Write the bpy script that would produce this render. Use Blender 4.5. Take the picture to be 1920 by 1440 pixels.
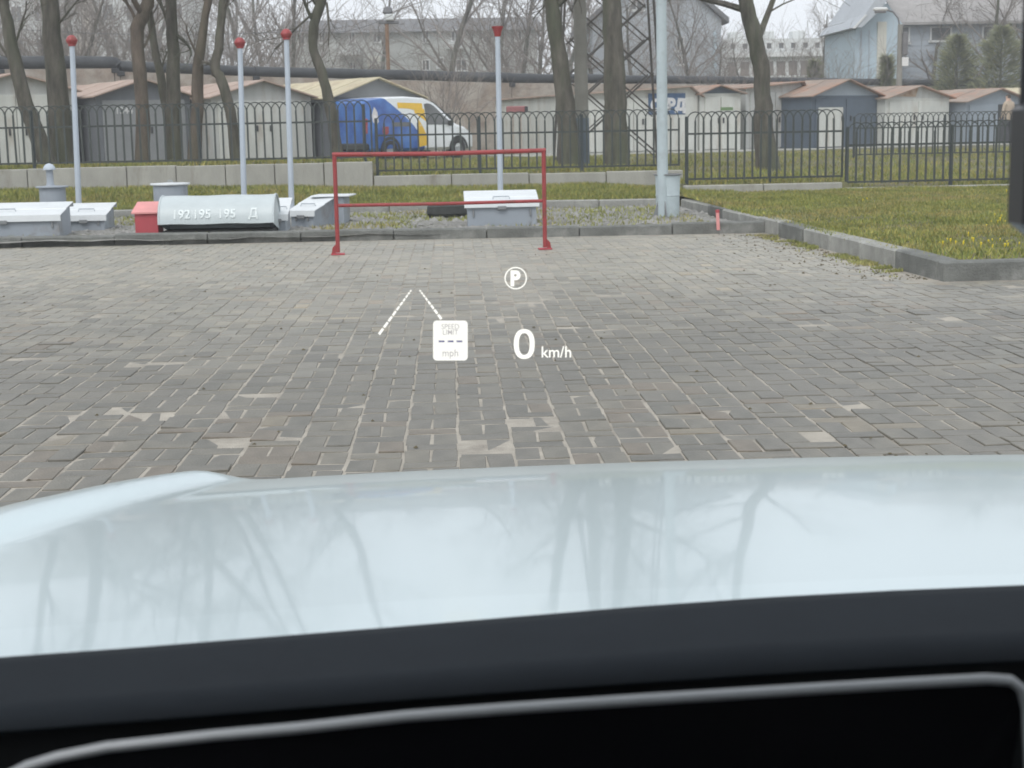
import bpy, bmesh, math, random
import numpy as np
from mathutils import Vector, Matrix, noise

for o in list(bpy.data.objects):
    bpy.data.objects.remove(o, do_unlink=True)
SC = bpy.context.scene
COL = SC.collection
R = math.radians
rng = random.Random(7)

# ------------------------------------------------------------------ camera
EYE = Vector((0.0, 0.0, 1.15))
FPX = 2800.0                       # focal length for a 1920 px wide frame
PITCH, YAW, ROLL = R(9.57), R(2.14), R(1.1)
FW = Vector((math.sin(YAW) * math.cos(PITCH), math.cos(YAW) * math.cos(PITCH), -math.sin(PITCH)))
_r0 = Vector((math.cos(YAW), -math.sin(YAW), 0))
_u0 = _r0.cross(FW)
RT = _r0 * math.cos(ROLL) - _u0 * math.sin(ROLL)
UP = _u0 * math.cos(ROLL) + _r0 * math.sin(ROLL)
cd = bpy.data.cameras.new('camera')
cam = bpy.data.objects.new('camera', cd)
COL.objects.link(cam)
cam.matrix_world = Matrix(((RT.x, UP.x, -FW.x, EYE.x), (RT.y, UP.y, -FW.y, EYE.y), (RT.z, UP.z, -FW.z, EYE.z), (0, 0, 0, 1)))
cd.sensor_width = 36.0
cd.lens = FPX / 1920 * 36
cd.clip_start = 0.05
cd.clip_end = 3000
cd.dof.use_dof = True
cd.dof.focus_distance = 3.4
cd.dof.aperture_fstop = 16.5
SC.camera = cam

# ------------------------------------------------------------------ world, sun, exposure
SUN_EL, SUN_AZ = R(48), R(200)     # soft sun behind cloud, behind and a little left of the car
w = bpy.data.worlds.new('World')
SC.world = w
w.use_nodes = True
nt = w.node_tree
nt.nodes.clear()
sky = nt.nodes.new('ShaderNodeTexSky')
sky.sky_type = 'NISHITA'
sky.sun_disc = False
sky.sun_elevation = SUN_EL
sky.sun_rotation = SUN_AZ
sky.air_density = 1.0
sky.dust_density = 5.0
sky.ozone_density = 1.0
hs = nt.nodes.new('ShaderNodeHueSaturation')
hs.inputs['Saturation'].default_value = 0.14
bg = nt.nodes.new('ShaderNodeBackground')
bg.inputs['Strength'].default_value = 0.12
ow = nt.nodes.new('ShaderNodeOutputWorld')
nt.links.new(sky.outputs[0], hs.inputs['Color'])
mxs = nt.nodes.new('ShaderNodeMix')          # an even cloud deck over most of the clear-sky gradient
mxs.data_type = 'RGBA'
mxs.inputs['Factor'].default_value = 0.85
mxs.inputs['B'].default_value = (6.8, 7.15, 7.6, 1)
nt.links.new(hs.outputs[0], mxs.inputs['A'])
nt.links.new(mxs.outputs['Result'], bg.inputs['Color'])
nt.links.new(bg.outputs[0], ow.inputs['Surface'])
sd = bpy.data.lights.new('sun', 'SUN')
sd.energy = 0.8
sd.angle = R(25)
sd.color = (1.0, 0.97, 0.93)
so = bpy.data.objects.new('sun', sd)
COL.objects.link(so)
_sv = Vector((math.sin(SUN_AZ) * math.cos(SUN_EL), math.cos(SUN_AZ) * math.cos(SUN_EL), math.sin(SUN_EL)))
so.rotation_euler = _sv.to_track_quat('Z', 'Y').to_euler()
SC.view_settings.view_transform = 'Standard'
SC.view_settings.look = 'None'
SC.view_settings.gamma = 1.0
SC.view_settings.use_curve_mapping = False
SC.view_settings.exposure = 0.55
try:
    SC.cycles.use_denoising = True
    SC.cycles.max_bounces = 8
    SC.cycles.transparent_max_bounces = 12
except Exception:
    pass


# ------------------------------------------------------------------ survey helpers (real positions measured from the photo)
def ray(u, v):
    return FW * FPX + RT * (u - 960) + UP * (720 - v)


def at(u, v, Y):
    d = ray(u, v)
    return EYE + d * (Y / d.y)


def gnd(u, v, z=0.0):
    d = ray(u, v)
    return EYE + d * ((z - EYE.z) / d.z)


def on_line(u, v, p, ang):
    """where the sight line meets the upright plane through p running at angle ang"""
    d = ray(u, v)
    n = Vector((-math.sin(ang), math.cos(ang), 0))
    t = (Vector((p[0], p[1], 0)) - Vector((EYE.x, EYE.y, 0))).dot(n) / d.dot(n)
    return EYE + d * t


# ------------------------------------------------------------------ mesh helpers
class MB:
    def __init__(s):
        s.v = []
        s.f = []
        s.m = []
        s.mi = 0

    def add(s, vs, fs):
        k = len(s.v)
        s.v.extend([tuple(p) for p in vs])
        for f in fs:
            s.f.append(tuple(i + k for i in f))
            s.m.append(s.mi)

    def box(s, c, d, rz=0.0, bev=0.0):
        x, y, z = d[0] / 2, d[1] / 2, d[2] / 2
        if bev <= 0:
            vs = [(-x, -y, -z), (x, -y, -z), (x, y, -z), (-x, y, -z), (-x, -y, z), (x, -y, z), (x, y, z), (-x, y, z)]
            fs = [(0, 3, 2, 1), (4, 5, 6, 7), (0, 1, 5, 4), (1, 2, 6, 5), (2, 3, 7, 6), (3, 0, 4, 7)]
        else:
            b = bev
            vs = []
            for zz, ins in ((-z, b), (-z + b, 0), (z - b, 0), (z, b)):
                X, Y = x - ins, y - ins
                c2 = b * 0.7
                vs += [(-X + c2, -Y, zz), (X - c2, -Y, zz), (X, -Y + c2, zz), (X, Y - c2, zz), (X - c2, Y, zz), (-X + c2, Y, zz), (-X, Y - c2, zz), (-X, -Y + c2, zz)]
            fs = [tuple(range(7, -1, -1)), tuple(range(24, 32))]
            for r in range(3):
                for i in range(8):
                    j = (i + 1) % 8
                    fs.append((r * 8 + i, r * 8 + j, r * 8 + 8 + j, r * 8 + 8 + i))
        ca, sa = math.cos(rz), math.sin(rz)
        s.add([(c[0] + p[0] * ca - p[1] * sa, c[1] + p[0] * sa + p[1] * ca, c[2] + p[2]) for p in vs], fs)

    def tube(s, pts, rad, n=8, cap=True):
        pts = [Vector(p) for p in pts]
        if not isinstance(rad, (list, tuple)):
            rad = [rad] * len(pts)
        k0 = len(s.v)
        prev = None
        vs = []
        for i, p in enumerate(pts):
            a = pts[max(i - 1, 0)]
            b = pts[min(i + 1, len(pts) - 1)]
            t = b - a
            if t.length < 1e-9:
                t = Vector((0, 0, 1))
            t.normalize()
            if prev is None:
                q = t.orthogonal().normalized()
            else:
                q = prev - t * prev.dot(t)
                if q.length < 1e-6:
                    q = t.orthogonal()
                q.normalize()
            prev = q
            r2 = t.cross(q)
            for j in range(n):
                an = 2 * math.pi * j / n
                vs.append(p + (q * math.cos(an) + r2 * math.sin(an)) * rad[i])
        fs = []
        for i in range(len(pts) - 1):
            for j in range(n):
                fs.append((i * n + j, i * n + (j + 1) % n, i * n + n + (j + 1) % n, i * n + n + j))
        if cap:
            fs.append(tuple(range(n - 1, -1, -1)))
            fs.append(tuple(range((len(pts) - 1) * n, len(pts) * n)))
        s.add(vs, fs)

    def lathe(s, prof, n=24, c=(0, 0, 0)):
        vs = []
        for r, z in prof:
            for j in range(n):
                a = 2 * math.pi * j / n
                vs.append((c[0] + max(r, 1e-4) * math.cos(a), c[1] + max(r, 1e-4) * math.sin(a), c[2] + z))
        fs = []
        for i in range(len(prof) - 1):
            for j in range(n):
                fs.append((i * n + j, i * n + (j + 1) % n, i * n + n + (j + 1) % n, i * n + n + j))
        fs.append(tuple(range(n - 1, -1, -1)))
        fs.append(tuple(range((len(prof) - 1) * n, len(prof) * n)))
        s.add(vs, fs)

    def prism(s, poly, y0, y1):
        """polygon of (x,z) pushed along y"""
        n = len(poly)
        vs = [(p[0], y0, p[1]) for p in poly] + [(p[0], y1, p[1]) for p in poly]
        fs = [tuple(range(n)), tuple(range(2 * n - 1, n - 1, -1))]
        for i in range(n):
            j = (i + 1) % n
            fs.append((j, i, i + n, j + n))
        s.add(vs, fs)

    def grid(s, rows):
        nr, nc = len(rows), len(rows[0])
        vs = [p for r in rows for p in r]
        fs = []
        for i in range(nr - 1):
            for j in range(nc - 1):
                fs.append((i * nc + j, i * nc + j + 1, i * nc + nc + j + 1, i * nc + nc + j))
        s.add(vs, fs)

    def mesh(s, name, mat, smooth=False):
        me = bpy.data.meshes.new(name)
        me.from_pydata(s.v, [], s.f)
        for mm in (mat if isinstance(mat, (list, tuple)) else [mat] if mat else []):
            me.materials.append(mm)
        if any(s.m):
            me.polygons.foreach_set('material_index', s.m)
        if smooth:
            me.shade_smooth() if smooth is True else me.shade_smooth()
            if smooth != 'all':
                me.set_sharp_from_angle(angle=R(40))
        me.update()
        return me

    def build(s, name, mat, parent=None, smooth=False, loc=None, rz=0.0):
        o = bpy.data.objects.new(name, s.mesh(name, mat, smooth))
        COL.objects.link(o)
        if parent is not None:
            o.parent = parent
        if loc is not None:
            o.location = loc
        o.rotation_euler.z = rz
        return o


def tag(o, label=None, cat=None, group=None, kind=None):
    if label:
        o['label'] = label
    if cat:
        o['category'] = cat
    if group:
        o['group'] = group
    if kind:
        o['kind'] = kind
    return o


def thing(name, label, cat, loc=(0, 0, 0), rz=0.0, group=None):
    o = bpy.data.objects.new(name, None)
    COL.objects.link(o)
    o.empty_display_size = 0.2
    o.location = loc
    o.rotation_euler.z = rz
    return tag(o, label, cat, group)


def put(name, me, parent=None, loc=(0, 0, 0), rot=(0, 0, 0), scale=None):
    o = bpy.data.objects.new(name, me)
    COL.objects.link(o)
    o.parent = parent
    o.location = loc
    o.rotation_euler = rot
    if scale:
        o.scale = scale
    return o


def text_mesh(body, size, mat, offset=0.0, extrude=0.002, align='LEFT', shear=0.0, space=1.0):
    cu = bpy.data.curves.new('lettering', 'FONT')
    cu.body = body
    cu.size = size
    cu.offset = offset
    cu.extrude = extrude
    cu.align_x = align
    cu.shear = shear
    cu.space_line = 0.8
    cu.space_character = space
    ob = bpy.data.objects.new('lettering', cu)
    COL.objects.link(ob)
    dg = bpy.context.evaluated_depsgraph_get()
    me = bpy.data.meshes.new_from_object(ob.evaluated_get(dg))
    bpy.data.objects.remove(ob, do_unlink=True)
    bpy.data.curves.remove(cu)
    me.materials.clear()
    me.materials.append(mat)
    return me


# ------------------------------------------------------------------ materials
def lin(c):
    return tuple(((x / 255) / 12.92 if x / 255 <= 0.04045 else ((x / 255 + 0.055) / 1.055) ** 2.4) for x in c)


def mat(name, col, rough=0.7, metal=0.0, var=0.2, scale=3.0, dirt=None, dscale=1.0, dcut=0.6, bump=0.0, bscale=40.0, coat=0.0, spec=0.5, stretch=None, tint=None, coat_rough=0.03):
    """a procedural surface: base colour with two scales of noise, optional stain colour, optional fine relief"""
    m = bpy.data.materials.new(name)
    m.use_nodes = True
    t = m.node_tree
    n, l = t.nodes, t.links
    b = n['Principled BSDF']
    tc = n.new('ShaderNodeTexCoord')
    src = tc.outputs['Object']
    if stretch:
        mp = n.new('ShaderNodeMapping')
        mp.inputs['Scale'].default_value = stretch
        l.new(src, mp.inputs['Vector'])
        src = mp.outputs[0]
    nz = n.new('ShaderNodeTexNoise')
    nz.inputs['Scale'].default_value = scale
    nz.inputs['Detail'].default_value = 6
    nz.inputs['Roughness'].default_value = 0.65
    l.new(src, nz.inputs['Vector'])
    rp = n.new('ShaderNodeValToRGB')
    rp.color_ramp.elements[0].position = 0.3
    rp.color_ramp.elements[1].position = 0.7
    lo = tuple(max(0, x * (1 - var)) for x in col)
    hi = tuple(min(1, x * (1 + var)) for x in col)
    rp.color_ramp.elements[0].color = (*lo, 1)
    rp.color_ramp.elements[1].color = (*hi, 1)
    l.new(nz.outputs['Fac'], rp.inputs['Fac'])
    out = rp.outputs[0]
    if dirt is not None:
        n2 = n.new('ShaderNodeTexNoise')
        n2.inputs['Scale'].default_value = dscale
        n2.inputs['Detail'].default_value = 8
        n2.inputs['Roughness'].default_value = 0.7
        l.new(src, n2.inputs['Vector'])
        r2 = n.new('ShaderNodeValToRGB')
        r2.color_ramp.elements[0].position = dcut - 0.1
        r2.color_ramp.elements[1].position = dcut + 0.1
        l.new(n2.outputs['Fac'], r2.inputs['Fac'])
        mx = n.new('ShaderNodeMix')
        mx.data_type = 'RGBA'
        l.new(r2.outputs[0], mx.inputs['Factor'])
        l.new(out, mx.inputs['A'])
        mx.inputs['B'].default_value = (*dirt, 1)
        out = mx.outputs['Result']
    if tint:
        at_ = n.new('ShaderNodeAttribute')
        at_.attribute_name = tint
        m2 = n.new('ShaderNodeMix')
        m2.data_type = 'RGBA'
        m2.blend_type = 'MULTIPLY'
        m2.inputs['Factor'].default_value = 1.0
        l.new(out, m2.inputs['A'])
        l.new(at_.outputs['Color'], m2.inputs['B'])
        out = m2.outputs['Result']
    l.new(out, b.inputs['Base Color'])
    b.inputs['Roughness'].default_value = rough
    b.inputs['Metallic'].default_value = metal
    b.inputs['Specular IOR Level'].default_value = spec
    b.inputs['Coat Weight'].default_value = coat
    b.inputs['Coat Roughness'].default_value = coat_rough
    if bump > 0:
        n3 = n.new('ShaderNodeTexNoise')
        n3.inputs['Scale'].default_value = bscale
        n3.inputs['Detail'].default_value = 5
        l.new(src, n3.inputs['Vector'])
        bp = n.new('ShaderNodeBump')
        bp.inputs['Strength'].default_value = bump
        bp.inputs['Distance'].default_value = 0.02
        l.new(n3.outputs['Fac'], bp.inputs['Height'])
        l.new(bp.outputs[0], b.inputs['Normal'])
    return m


def emit(name, col, st):
    m = bpy.data.materials.new(name)
    m.use_nodes = True
    t = m.node_tree
    t.nodes.clear()
    e = t.nodes.new('ShaderNodeEmission')
    e.inputs['Color'].default_value = (*col, 1)
    e.inputs['Strength'].default_value = st
    o = t.nodes.new('ShaderNodeOutputMaterial')
    t.links.new(e.outputs[0], o.inputs['Surface'])
    return m


M = {}
M['sand'] = mat('sand', (0.37, 0.34, 0.29), 0.95, var=0.2, scale=6, dirt=(0.20, 0.18, 0.155), dscale=2, bump=0.4, bscale=120)
M['paver'] = mat('paver', (0.137, 0.130, 0.110), 0.48, var=0.14, scale=9, dirt=(0.165, 0.153, 0.128), dscale=1.3, dcut=0.56, bump=0.25, bscale=90, spec=0.6, tint='tint')
M['kerb'] = mat('kerb', (0.155, 0.16, 0.148), 0.85, var=0.3, scale=5, dirt=(0.32, 0.32, 0.30), dscale=2.2, dcut=0.62, bump=0.5, bscale=60)
M['kerb_pale'] = mat('kerb_pale', (0.32, 0.32, 0.295), 0.85, var=0.25, scale=4, dirt=(0.16, 0.16, 0.145), dscale=1.5, dcut=0.58, bump=0.5, bscale=60)
M['concrete'] = mat('concrete', (0.36, 0.355, 0.32), 0.9, var=0.16, scale=3, dirt=(0.2, 0.18, 0.14), dscale=1.6, dcut=0.66, bump=0.4, bscale=50, stretch=(1, 1, 0.35))
M['soil'] = mat('soil', (0.12, 0.12, 0.055), 0.95, var=0.35, scale=2.5, dirt=(0.16, 0.13, 0.075), dscale=0.9, dcut=0.56, bump=0.6, bscale=30)
M['gravel_bed'] = mat('gravel_bed', (0.24, 0.235, 0.215), 0.95, var=0.35, scale=12, dirt=(0.12, 0.125, 0.06), dscale=1.2, dcut=0.6, bump=1.0, bscale=45)
M['stone'] = mat('stone', (0.27, 0.265, 0.25), 0.9, var=0.3, scale=2, bump=0.3)
M['grass'] = mat('grass', (0.215, 0.235, 0.08), 0.75, var=0.3, scale=1.3, dirt=(0.30, 0.26, 0.13), dscale=0.75, dcut=0.58, spec=0.2, tint='tint')
M['dry_grass'] = mat('dry_grass', (0.26, 0.22, 0.13), 0.85, var=0.3, scale=3)
M['litter'] = mat('leaf_litter', (0.10, 0.085, 0.05), 0.9, var=0.4, scale=3)
M['yellow_flower'] = mat('yellow_flower', (0.7, 0.55, 0.03), 0.7, var=0.15)
M['bark'] = mat('bark', (0.10, 0.092, 0.076), 0.95, var=0.6, scale=7, dirt=(0.088, 0.10, 0.062), dscale=1.1, dcut=0.55, bump=0.9, bscale=18, stretch=(1, 1, 0.25))
M['bark_brown'] = mat('bark_brown', (0.125, 0.10, 0.08), 0.95, var=0.55, scale=7, dirt=(0.10, 0.095, 0.065), dscale=1.1, dcut=0.55, bump=0.9, bscale=18, stretch=(1, 1, 0.25))
M['twig'] = mat('twig', (0.23, 0.205, 0.185), 0.95, var=0.25, scale=2)
M['twig_tan'] = mat('twig_tan', (0.26, 0.2, 0.15), 0.95, var=0.25, scale=2)
M['fence'] = mat('fence_paint', (0.052, 0.062, 0.058), 0.5, var=0.2, scale=5)
M['fence_post'] = mat('fence_post_paint', (0.045, 0.058, 0.062), 0.5, var=0.2, scale=5)
M['red'] = mat('red_paint', (0.30, 0.040, 0.042), 0.45, var=0.15, scale=10, dirt=(0.16, 0.05, 0.035), dscale=7, dcut=0.6, coat=0.1)
M['red_lid'] = mat('red_paint_faded', (0.70, 0.30, 0.29), 0.6, var=0.1, scale=6)
M['red_dull'] = mat('red_weathered', (0.30, 0.12, 0.12), 0.8, var=0.2, scale=6)
M['red_box'] = mat('red_paint_dull', (0.42, 0.065, 0.08), 0.55, var=0.1, scale=6)
M['grey_paint'] = mat('grey_paint', (0.30, 0.335, 0.375), 0.5, var=0.07, scale=4, dirt=(0.22, 0.21, 0.20), dscale=2.5, dcut=0.62)
M['pale_paint'] = mat('pale_paint', (0.50, 0.555, 0.565), 0.42, var=0.05, scale=3, dirt=(0.46, 0.50, 0.52), dscale=2.0, dcut=0.7)
M['white_lid'] = mat('white_paint', (0.66, 0.69, 0.70), 0.45, var=0.05, scale=4, dirt=(0.6, 0.62, 0.62), dscale=3, dcut=0.68)
M['stencil'] = mat('stencil_paint', (0.72, 0.78, 0.78), 0.6, var=0.25, scale=25)
M['dark'] = mat('dark_steel', (0.03, 0.032, 0.034), 0.6, var=0.2)
M['rubber'] = mat('rubber', (0.035, 0.038, 0.036), 0.8, var=0.25, scale=8)
M['pole'] = mat('pole_paint', (0.45, 0.505, 0.57), 0.45, var=0.07, scale=3)
M['galv'] = mat('galvanised', (0.43, 0.50, 0.52), 0.5, metal=0.0, var=0.1, scale=4, dirt=(0.33, 0.37, 0.38), dscale=3, dcut=0.62)
M['pole_concrete'] = mat('pole_concrete', (0.23, 0.225, 0.20), 0.9, var=0.15, scale=3, bump=0.3)
M['blue_band'] = mat('blue_grey_paint', (0.10, 0.13, 0.16), 0.7, var=0.15)
M['lattice'] = mat('lattice_steel', (0.075, 0.068, 0.06), 0.7, var=0.3, scale=6)
M['pink_roof'] = mat('faded_red_roof', (0.40, 0.30, 0.245), 0.75, var=0.15, scale=2, dirt=(0.29, 0.19, 0.14), dscale=1.0, dcut=0.6)
M['cream_roof'] = mat('cream_roof', (0.50, 0.44, 0.30), 0.75, var=0.12, scale=2, dirt=(0.38, 0.28, 0.17), dscale=1.2, dcut=0.64)
M['rust_roof'] = mat('rusty_roof', (0.30, 0.235, 0.19), 0.8, var=0.25, scale=2, dirt=(0.36, 0.17, 0.10), dscale=1.0, dcut=0.55)
M['g_white'] = mat('garage_white', (0.53, 0.54, 0.505), 0.75, var=0.14, scale=2, dirt=(0.40, 0.36, 0.30), dscale=2.2, dcut=0.62, stretch=(1, 1, 0.25))
M['g_pale'] = mat('garage_pale_grey', (0.44, 0.45, 0.435), 0.75, var=0.14, scale=2, dirt=(0.34, 0.30, 0.25), dscale=2.2, dcut=0.61, stretch=(1, 1, 0.25))
M['g_mid'] = mat('garage_mid_grey', (0.22, 0.23, 0.235), 0.7, var=0.1, scale=2)
M['g_dark'] = mat('garage_dark_grey', (0.13, 0.14, 0.155), 0.7, var=0.12, scale=2)
M['g_blue'] = mat('garage_blue_grey', (0.25, 0.29, 0.33), 0.7, var=0.1, scale=2)
M['g_navy'] = mat('garage_dark_blue', (0.075, 0.10, 0.13), 0.7, var=0.12, scale=2)
M['rust'] = mat('rust', (0.30, 0.17, 0.09), 0.85, var=0.3, scale=3, dirt=(0.45, 0.36, 0.28), dscale=1.5, dcut=0.55)
M['green'] = mat('green_paint', (0.13, 0.22, 0.09), 0.6)
M['graffiti_blue'] = mat('graffiti_blue', (0.05, 0.10, 0.19), 0.7, var=0.3, scale=8)
M['graffiti_white'] = mat('graffiti_white', (0.6, 0.6, 0.6), 0.7, var=0.15, scale=8)
M['old_brick'] = mat('old_brick_wall', (0.30, 0.245, 0.20), 0.9, var=0.35, scale=1.5, dirt=(0.46, 0.42, 0.37), dscale=0.7, dcut=0.54, bump=0.6, bscale=12)
M['bitumen'] = mat('bitumen', (0.035, 0.039, 0.043), 0.65, var=0.3, scale=1.2, dirt=(0.075, 0.08, 0.085), dscale=0.8, dcut=0.6)
M['slate'] = mat('slate_roof', (0.15, 0.15, 0.155), 0.8, var=0.2)
M['far_grey'] = mat('far_plaster', (0.46, 0.47, 0.45), 0.9, var=0.12, scale=0.4, dirt=(0.28, 0.28, 0.26), dscale=0.3, dcut=0.6)
M['far_block'] = mat('far_panel', (0.52, 0.53, 0.52), 0.9, var=0.1, scale=0.3)
M['far_tan'] = mat('far_tan_panel', (0.50, 0.44, 0.38), 0.9, var=0.1, scale=0.3)
M['far_bluegrey'] = mat('far_blue_grey', (0.43, 0.46, 0.49), 0.9, var=0.1, scale=0.4)
M['far_white'] = mat('far_white', (0.62, 0.64, 0.63), 0.9, var=0.06, scale=0.4)
M['siding_blue'] = mat('blue_siding', (0.46, 0.56, 0.62), 0.8, var=0.06, scale=0.6)
M['siding_grey'] = mat('grey_siding', (0.38, 0.42, 0.46), 0.8, var=0.06, scale=0.6)
M['cream'] = mat('cream_plaster', (0.60, 0.59, 0.52), 0.85, var=0.06)
M['brown_roof'] = mat('brown_roof', (0.34, 0.325, 0.315), 0.8, var=0.15)
M['window'] = mat('window_glass', (0.11, 0.115, 0.115), 0.15, var=0.25, scale=0.8)
M['window_brown'] = mat('window_glass_brown', (0.20, 0.165, 0.14), 0.25, var=0.25, scale=0.8)
M['frame_white'] = mat('white_frame', (0.66, 0.67, 0.66), 0.6, var=0.05)
M['rusty_pole'] = mat('rusty_pole', (0.22, 0.13, 0.075), 0.85, var=0.3, scale=3)
M['needles'] = mat('needles', (0.19, 0.20, 0.12), 0.85, var=0.35, scale=1.2, tint='tint')
M['silver_paint'] = mat('silver_paint', (0.59, 0.69, 0.71), 0.30, metal=0.5, var=0.02, scale=300, coat=0.5, coat_rough=0.045)
M['dash'] = mat('dash_plastic', (0.014, 0.018, 0.023), 0.85, var=0.08, scale=30, bump=0.15, bscale=900, spec=0.15)
M['black'] = mat('black_plastic', (0.008, 0.009, 0.010), 0.5, var=0.1, scale=20, spec=0.3)
M['mirror_black'] = mat('mirror_plastic', (0.012, 0.013, 0.016), 0.35, var=0.1, scale=20)
M['trim'] = mat('satin_trim', (0.34, 0.35, 0.36), 0.5, metal=0.4, var=0.03, scale=40)
M['lining'] = mat('roof_lining', (0.30, 0.30, 0.29), 0.9, var=0.05)
M['screen'] = mat('screen_off', (0.004, 0.004, 0.005), 0.25, var=0.05, spec=0.2)
M['tyre'] = mat('tyre', (0.025, 0.025, 0.025), 0.85, var=0.2)
M['rim'] = mat('rim', (0.35, 0.36, 0.37), 0.4, metal=0.5, var=0.1)
M['van_white'] = mat('van_white', (0.74, 0.76, 0.77), 0.4, var=0.04, coat=0.4)
M['jacket'] = mat('beige_jacket', (0.42, 0.34, 0.26), 0.9, var=0.15, scale=8)
M['hair'] = mat('hair', (0.06, 0.05, 0.04), 0.8)
M['trousers'] = mat('dark_trousers', (0.05, 0.05, 0.06), 0.9)
M['skin'] = mat('skin', (0.5, 0.33, 0.25), 0.6)
M['hud'] = emit('display_light', (1.0, 1.0, 0.93), 0.86)
M['hud_card'] = emit('display_card_light', (0.98, 0.98, 0.92), 0.76)
M['hud_ink'] = emit('display_ink', (0.62, 0.60, 0.60), 0.62)
M['hud_dash'] = emit('display_dash', (0.24, 0.24, 0.40), 0.6)
mg = bpy.data.materials.new('clear_glass')
mg.use_nodes = True
mg.node_tree.nodes.clear()
_tb = mg.node_tree.nodes.new('ShaderNodeBsdfTransparent')
_tb.inputs['Color'].default_value = (0.97, 0.97, 0.97, 1)
_to = mg.node_tree.nodes.new('ShaderNodeOutputMaterial')
mg.node_tree.links.new(_tb.outputs[0], _to.inputs['Surface'])
M['clear'] = mg


# ------------------------------------------------------------------ lie of the land
def smooth(a, b, x):
    t = min(1, max(0, (x - a) / (b - a)))
    return t * t * (3 - 2 * t)


KX = lambda Y: 3.60 - 0.028 * (Y - 11.0)          # line of the lawn kerb
WALL_Y = lambda x: 25.06 if x < 3.62 else 23.06


def top_level(x):
    return 0.70 - 0.23 * smooth(-1.45, -1.3, x) - 0.18 * smooth(3.54, 3.64, x) - 0.09 * smooth(6.1, 6.2, x)


def foot_level(x):
    return 0.36 - 0.10 * smooth(-5, 0, x) - 0.09 * smooth(2, 4.2, x)


def land(x, Y):
    """height of the soil"""
    wy = WALL_Y(x)
    if Y < wy:
        if x > KX(Y) and Y > 11.0:
            t = smooth(11.0, 23.0, Y)
            return 0.115 + (foot_level(x) - 0.115) * t + 0.02 * noise.noise((x * 0.5, Y * 0.5, 0))
        if Y > 21.8:
            return 0.13 + (foot_level(x) - 0.13) * smooth(21.6, wy, Y) + 0.02 * noise.noise((x * 0.6, Y * 0.6, 3))
        return -0.12
    tl = top_level(x)
    far = 0.42
    return tl + (far - tl) * smooth(wy + 1.5, 42, Y) + 0.015 * noise.noise((x * 0.4, Y * 0.4, 0))


def sheet(x, y):
    if y < 21.7:
        return -0.14
    if x > KX(y) - 0.3 and y < 23.05:
        return land(x, y) - 0.10
    return land(x, y)


xs = sorted(set([-900, -400, -150, -70, -40, -25] + [round(-18 + 0.6 * i, 2) for i in range(61)] + [-1.45, -1.3, 3.54, 3.61, 3.64, 6.1, 6.2] + [25, 40, 70, 150, 400, 900]))
ys = sorted(set([-60, -20, -5, 3, 10.5] + [25.03, 25.09, 23.03, 23.09, 21.65, 21.72] + [round(17 + 0.6 * i, 2) for i in range(48)] + [48, 55, 65, 80, 110, 160, 260, 500, 1200, 2500]))
mb = MB()
mb.grid([[(x, y, sheet(x, y)) for x in xs] for y in ys])
ground = tag(mb.build('ground', M['soil'], smooth='all'), kind='structure')

# lawn inside the right kerb: its own sheet so that it can start at the kerb
mb = MB()
rows = []
for i in range(31):
    Y = 11.1 + (23.03 - 11.1) * i / 30
    x0 = KX(Y) + 0.10
    rows.append([(x0 + (16 - x0) * (j / 24) ** 1.3, Y, land(max(x0 + (16 - x0) * (j / 24) ** 1.3, KX(Y) + 0.12), Y) + 0.006) for j in range(25)])
mb.grid(rows)
lawn = tag(mb.build('lawn', M['soil'], smooth='all'), kind='structure')

# gravel bed between the kerbs
mb = MB()
rows = []
for i in range(31):
    Y = 16.55 + (21.55 - 16.55) * i / 30
    x1 = KX(Y) - 0.10
    rows.append([(x1 - (x1 + 16) * j / 90, Y, 0.060 + 0.025 * noise.noise(((x1 - (x1 + 16) * j / 90) * 1.7, Y * 1.7, 1)) + 0.012 * noise.noise((j * 0.9, i * 0.9, 2))) for j in range(91)])
mb.grid(rows)
gravel_bed = tag(mb.build('gravel_bed', M['gravel_bed'], smooth='all'), kind='structure')

# ------------------------------------------------------------------ paving
FARK = lambda x: 16.55 - 0.06 * (x - 0.0) * 0.55     # front line of the far kerb
mb = MB()
rows = []
for i in range(60):
    Y = -12 + 29.2 * i / 59
    rows.append([(-30 + 60 * j / 99, Y, -0.001 + 0.004 * noise.noise((j * 0.37, i * 0.37, 5))) for j in range(100)])
mb.grid(rows)
paving = tag(mb.build('paving', M['sand'], smooth='all'), kind='structure')


def damage(x, y):
    d = noise.noise((x * 0.55 + 3.1, y * 0.55, 0.7)) * 0.5 + 0.5
    d += 0.50 * math.exp(-(((x - 1.25) / 0.9) ** 2 + ((y - 5.6) / 0.8) ** 2))
    d += 0.40 * math.exp(-(((x + 0.9) / 0.7) ** 2 + ((y - 5.7) / 0.7) ** 2))
    d += 0.25 * math.exp(-(((x - 2.2) / 0.8) ** 2 + ((y - 7.2) / 0.8) ** 2))
    d -= 0.25 * smooth(8, 13, y)
    return d


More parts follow.
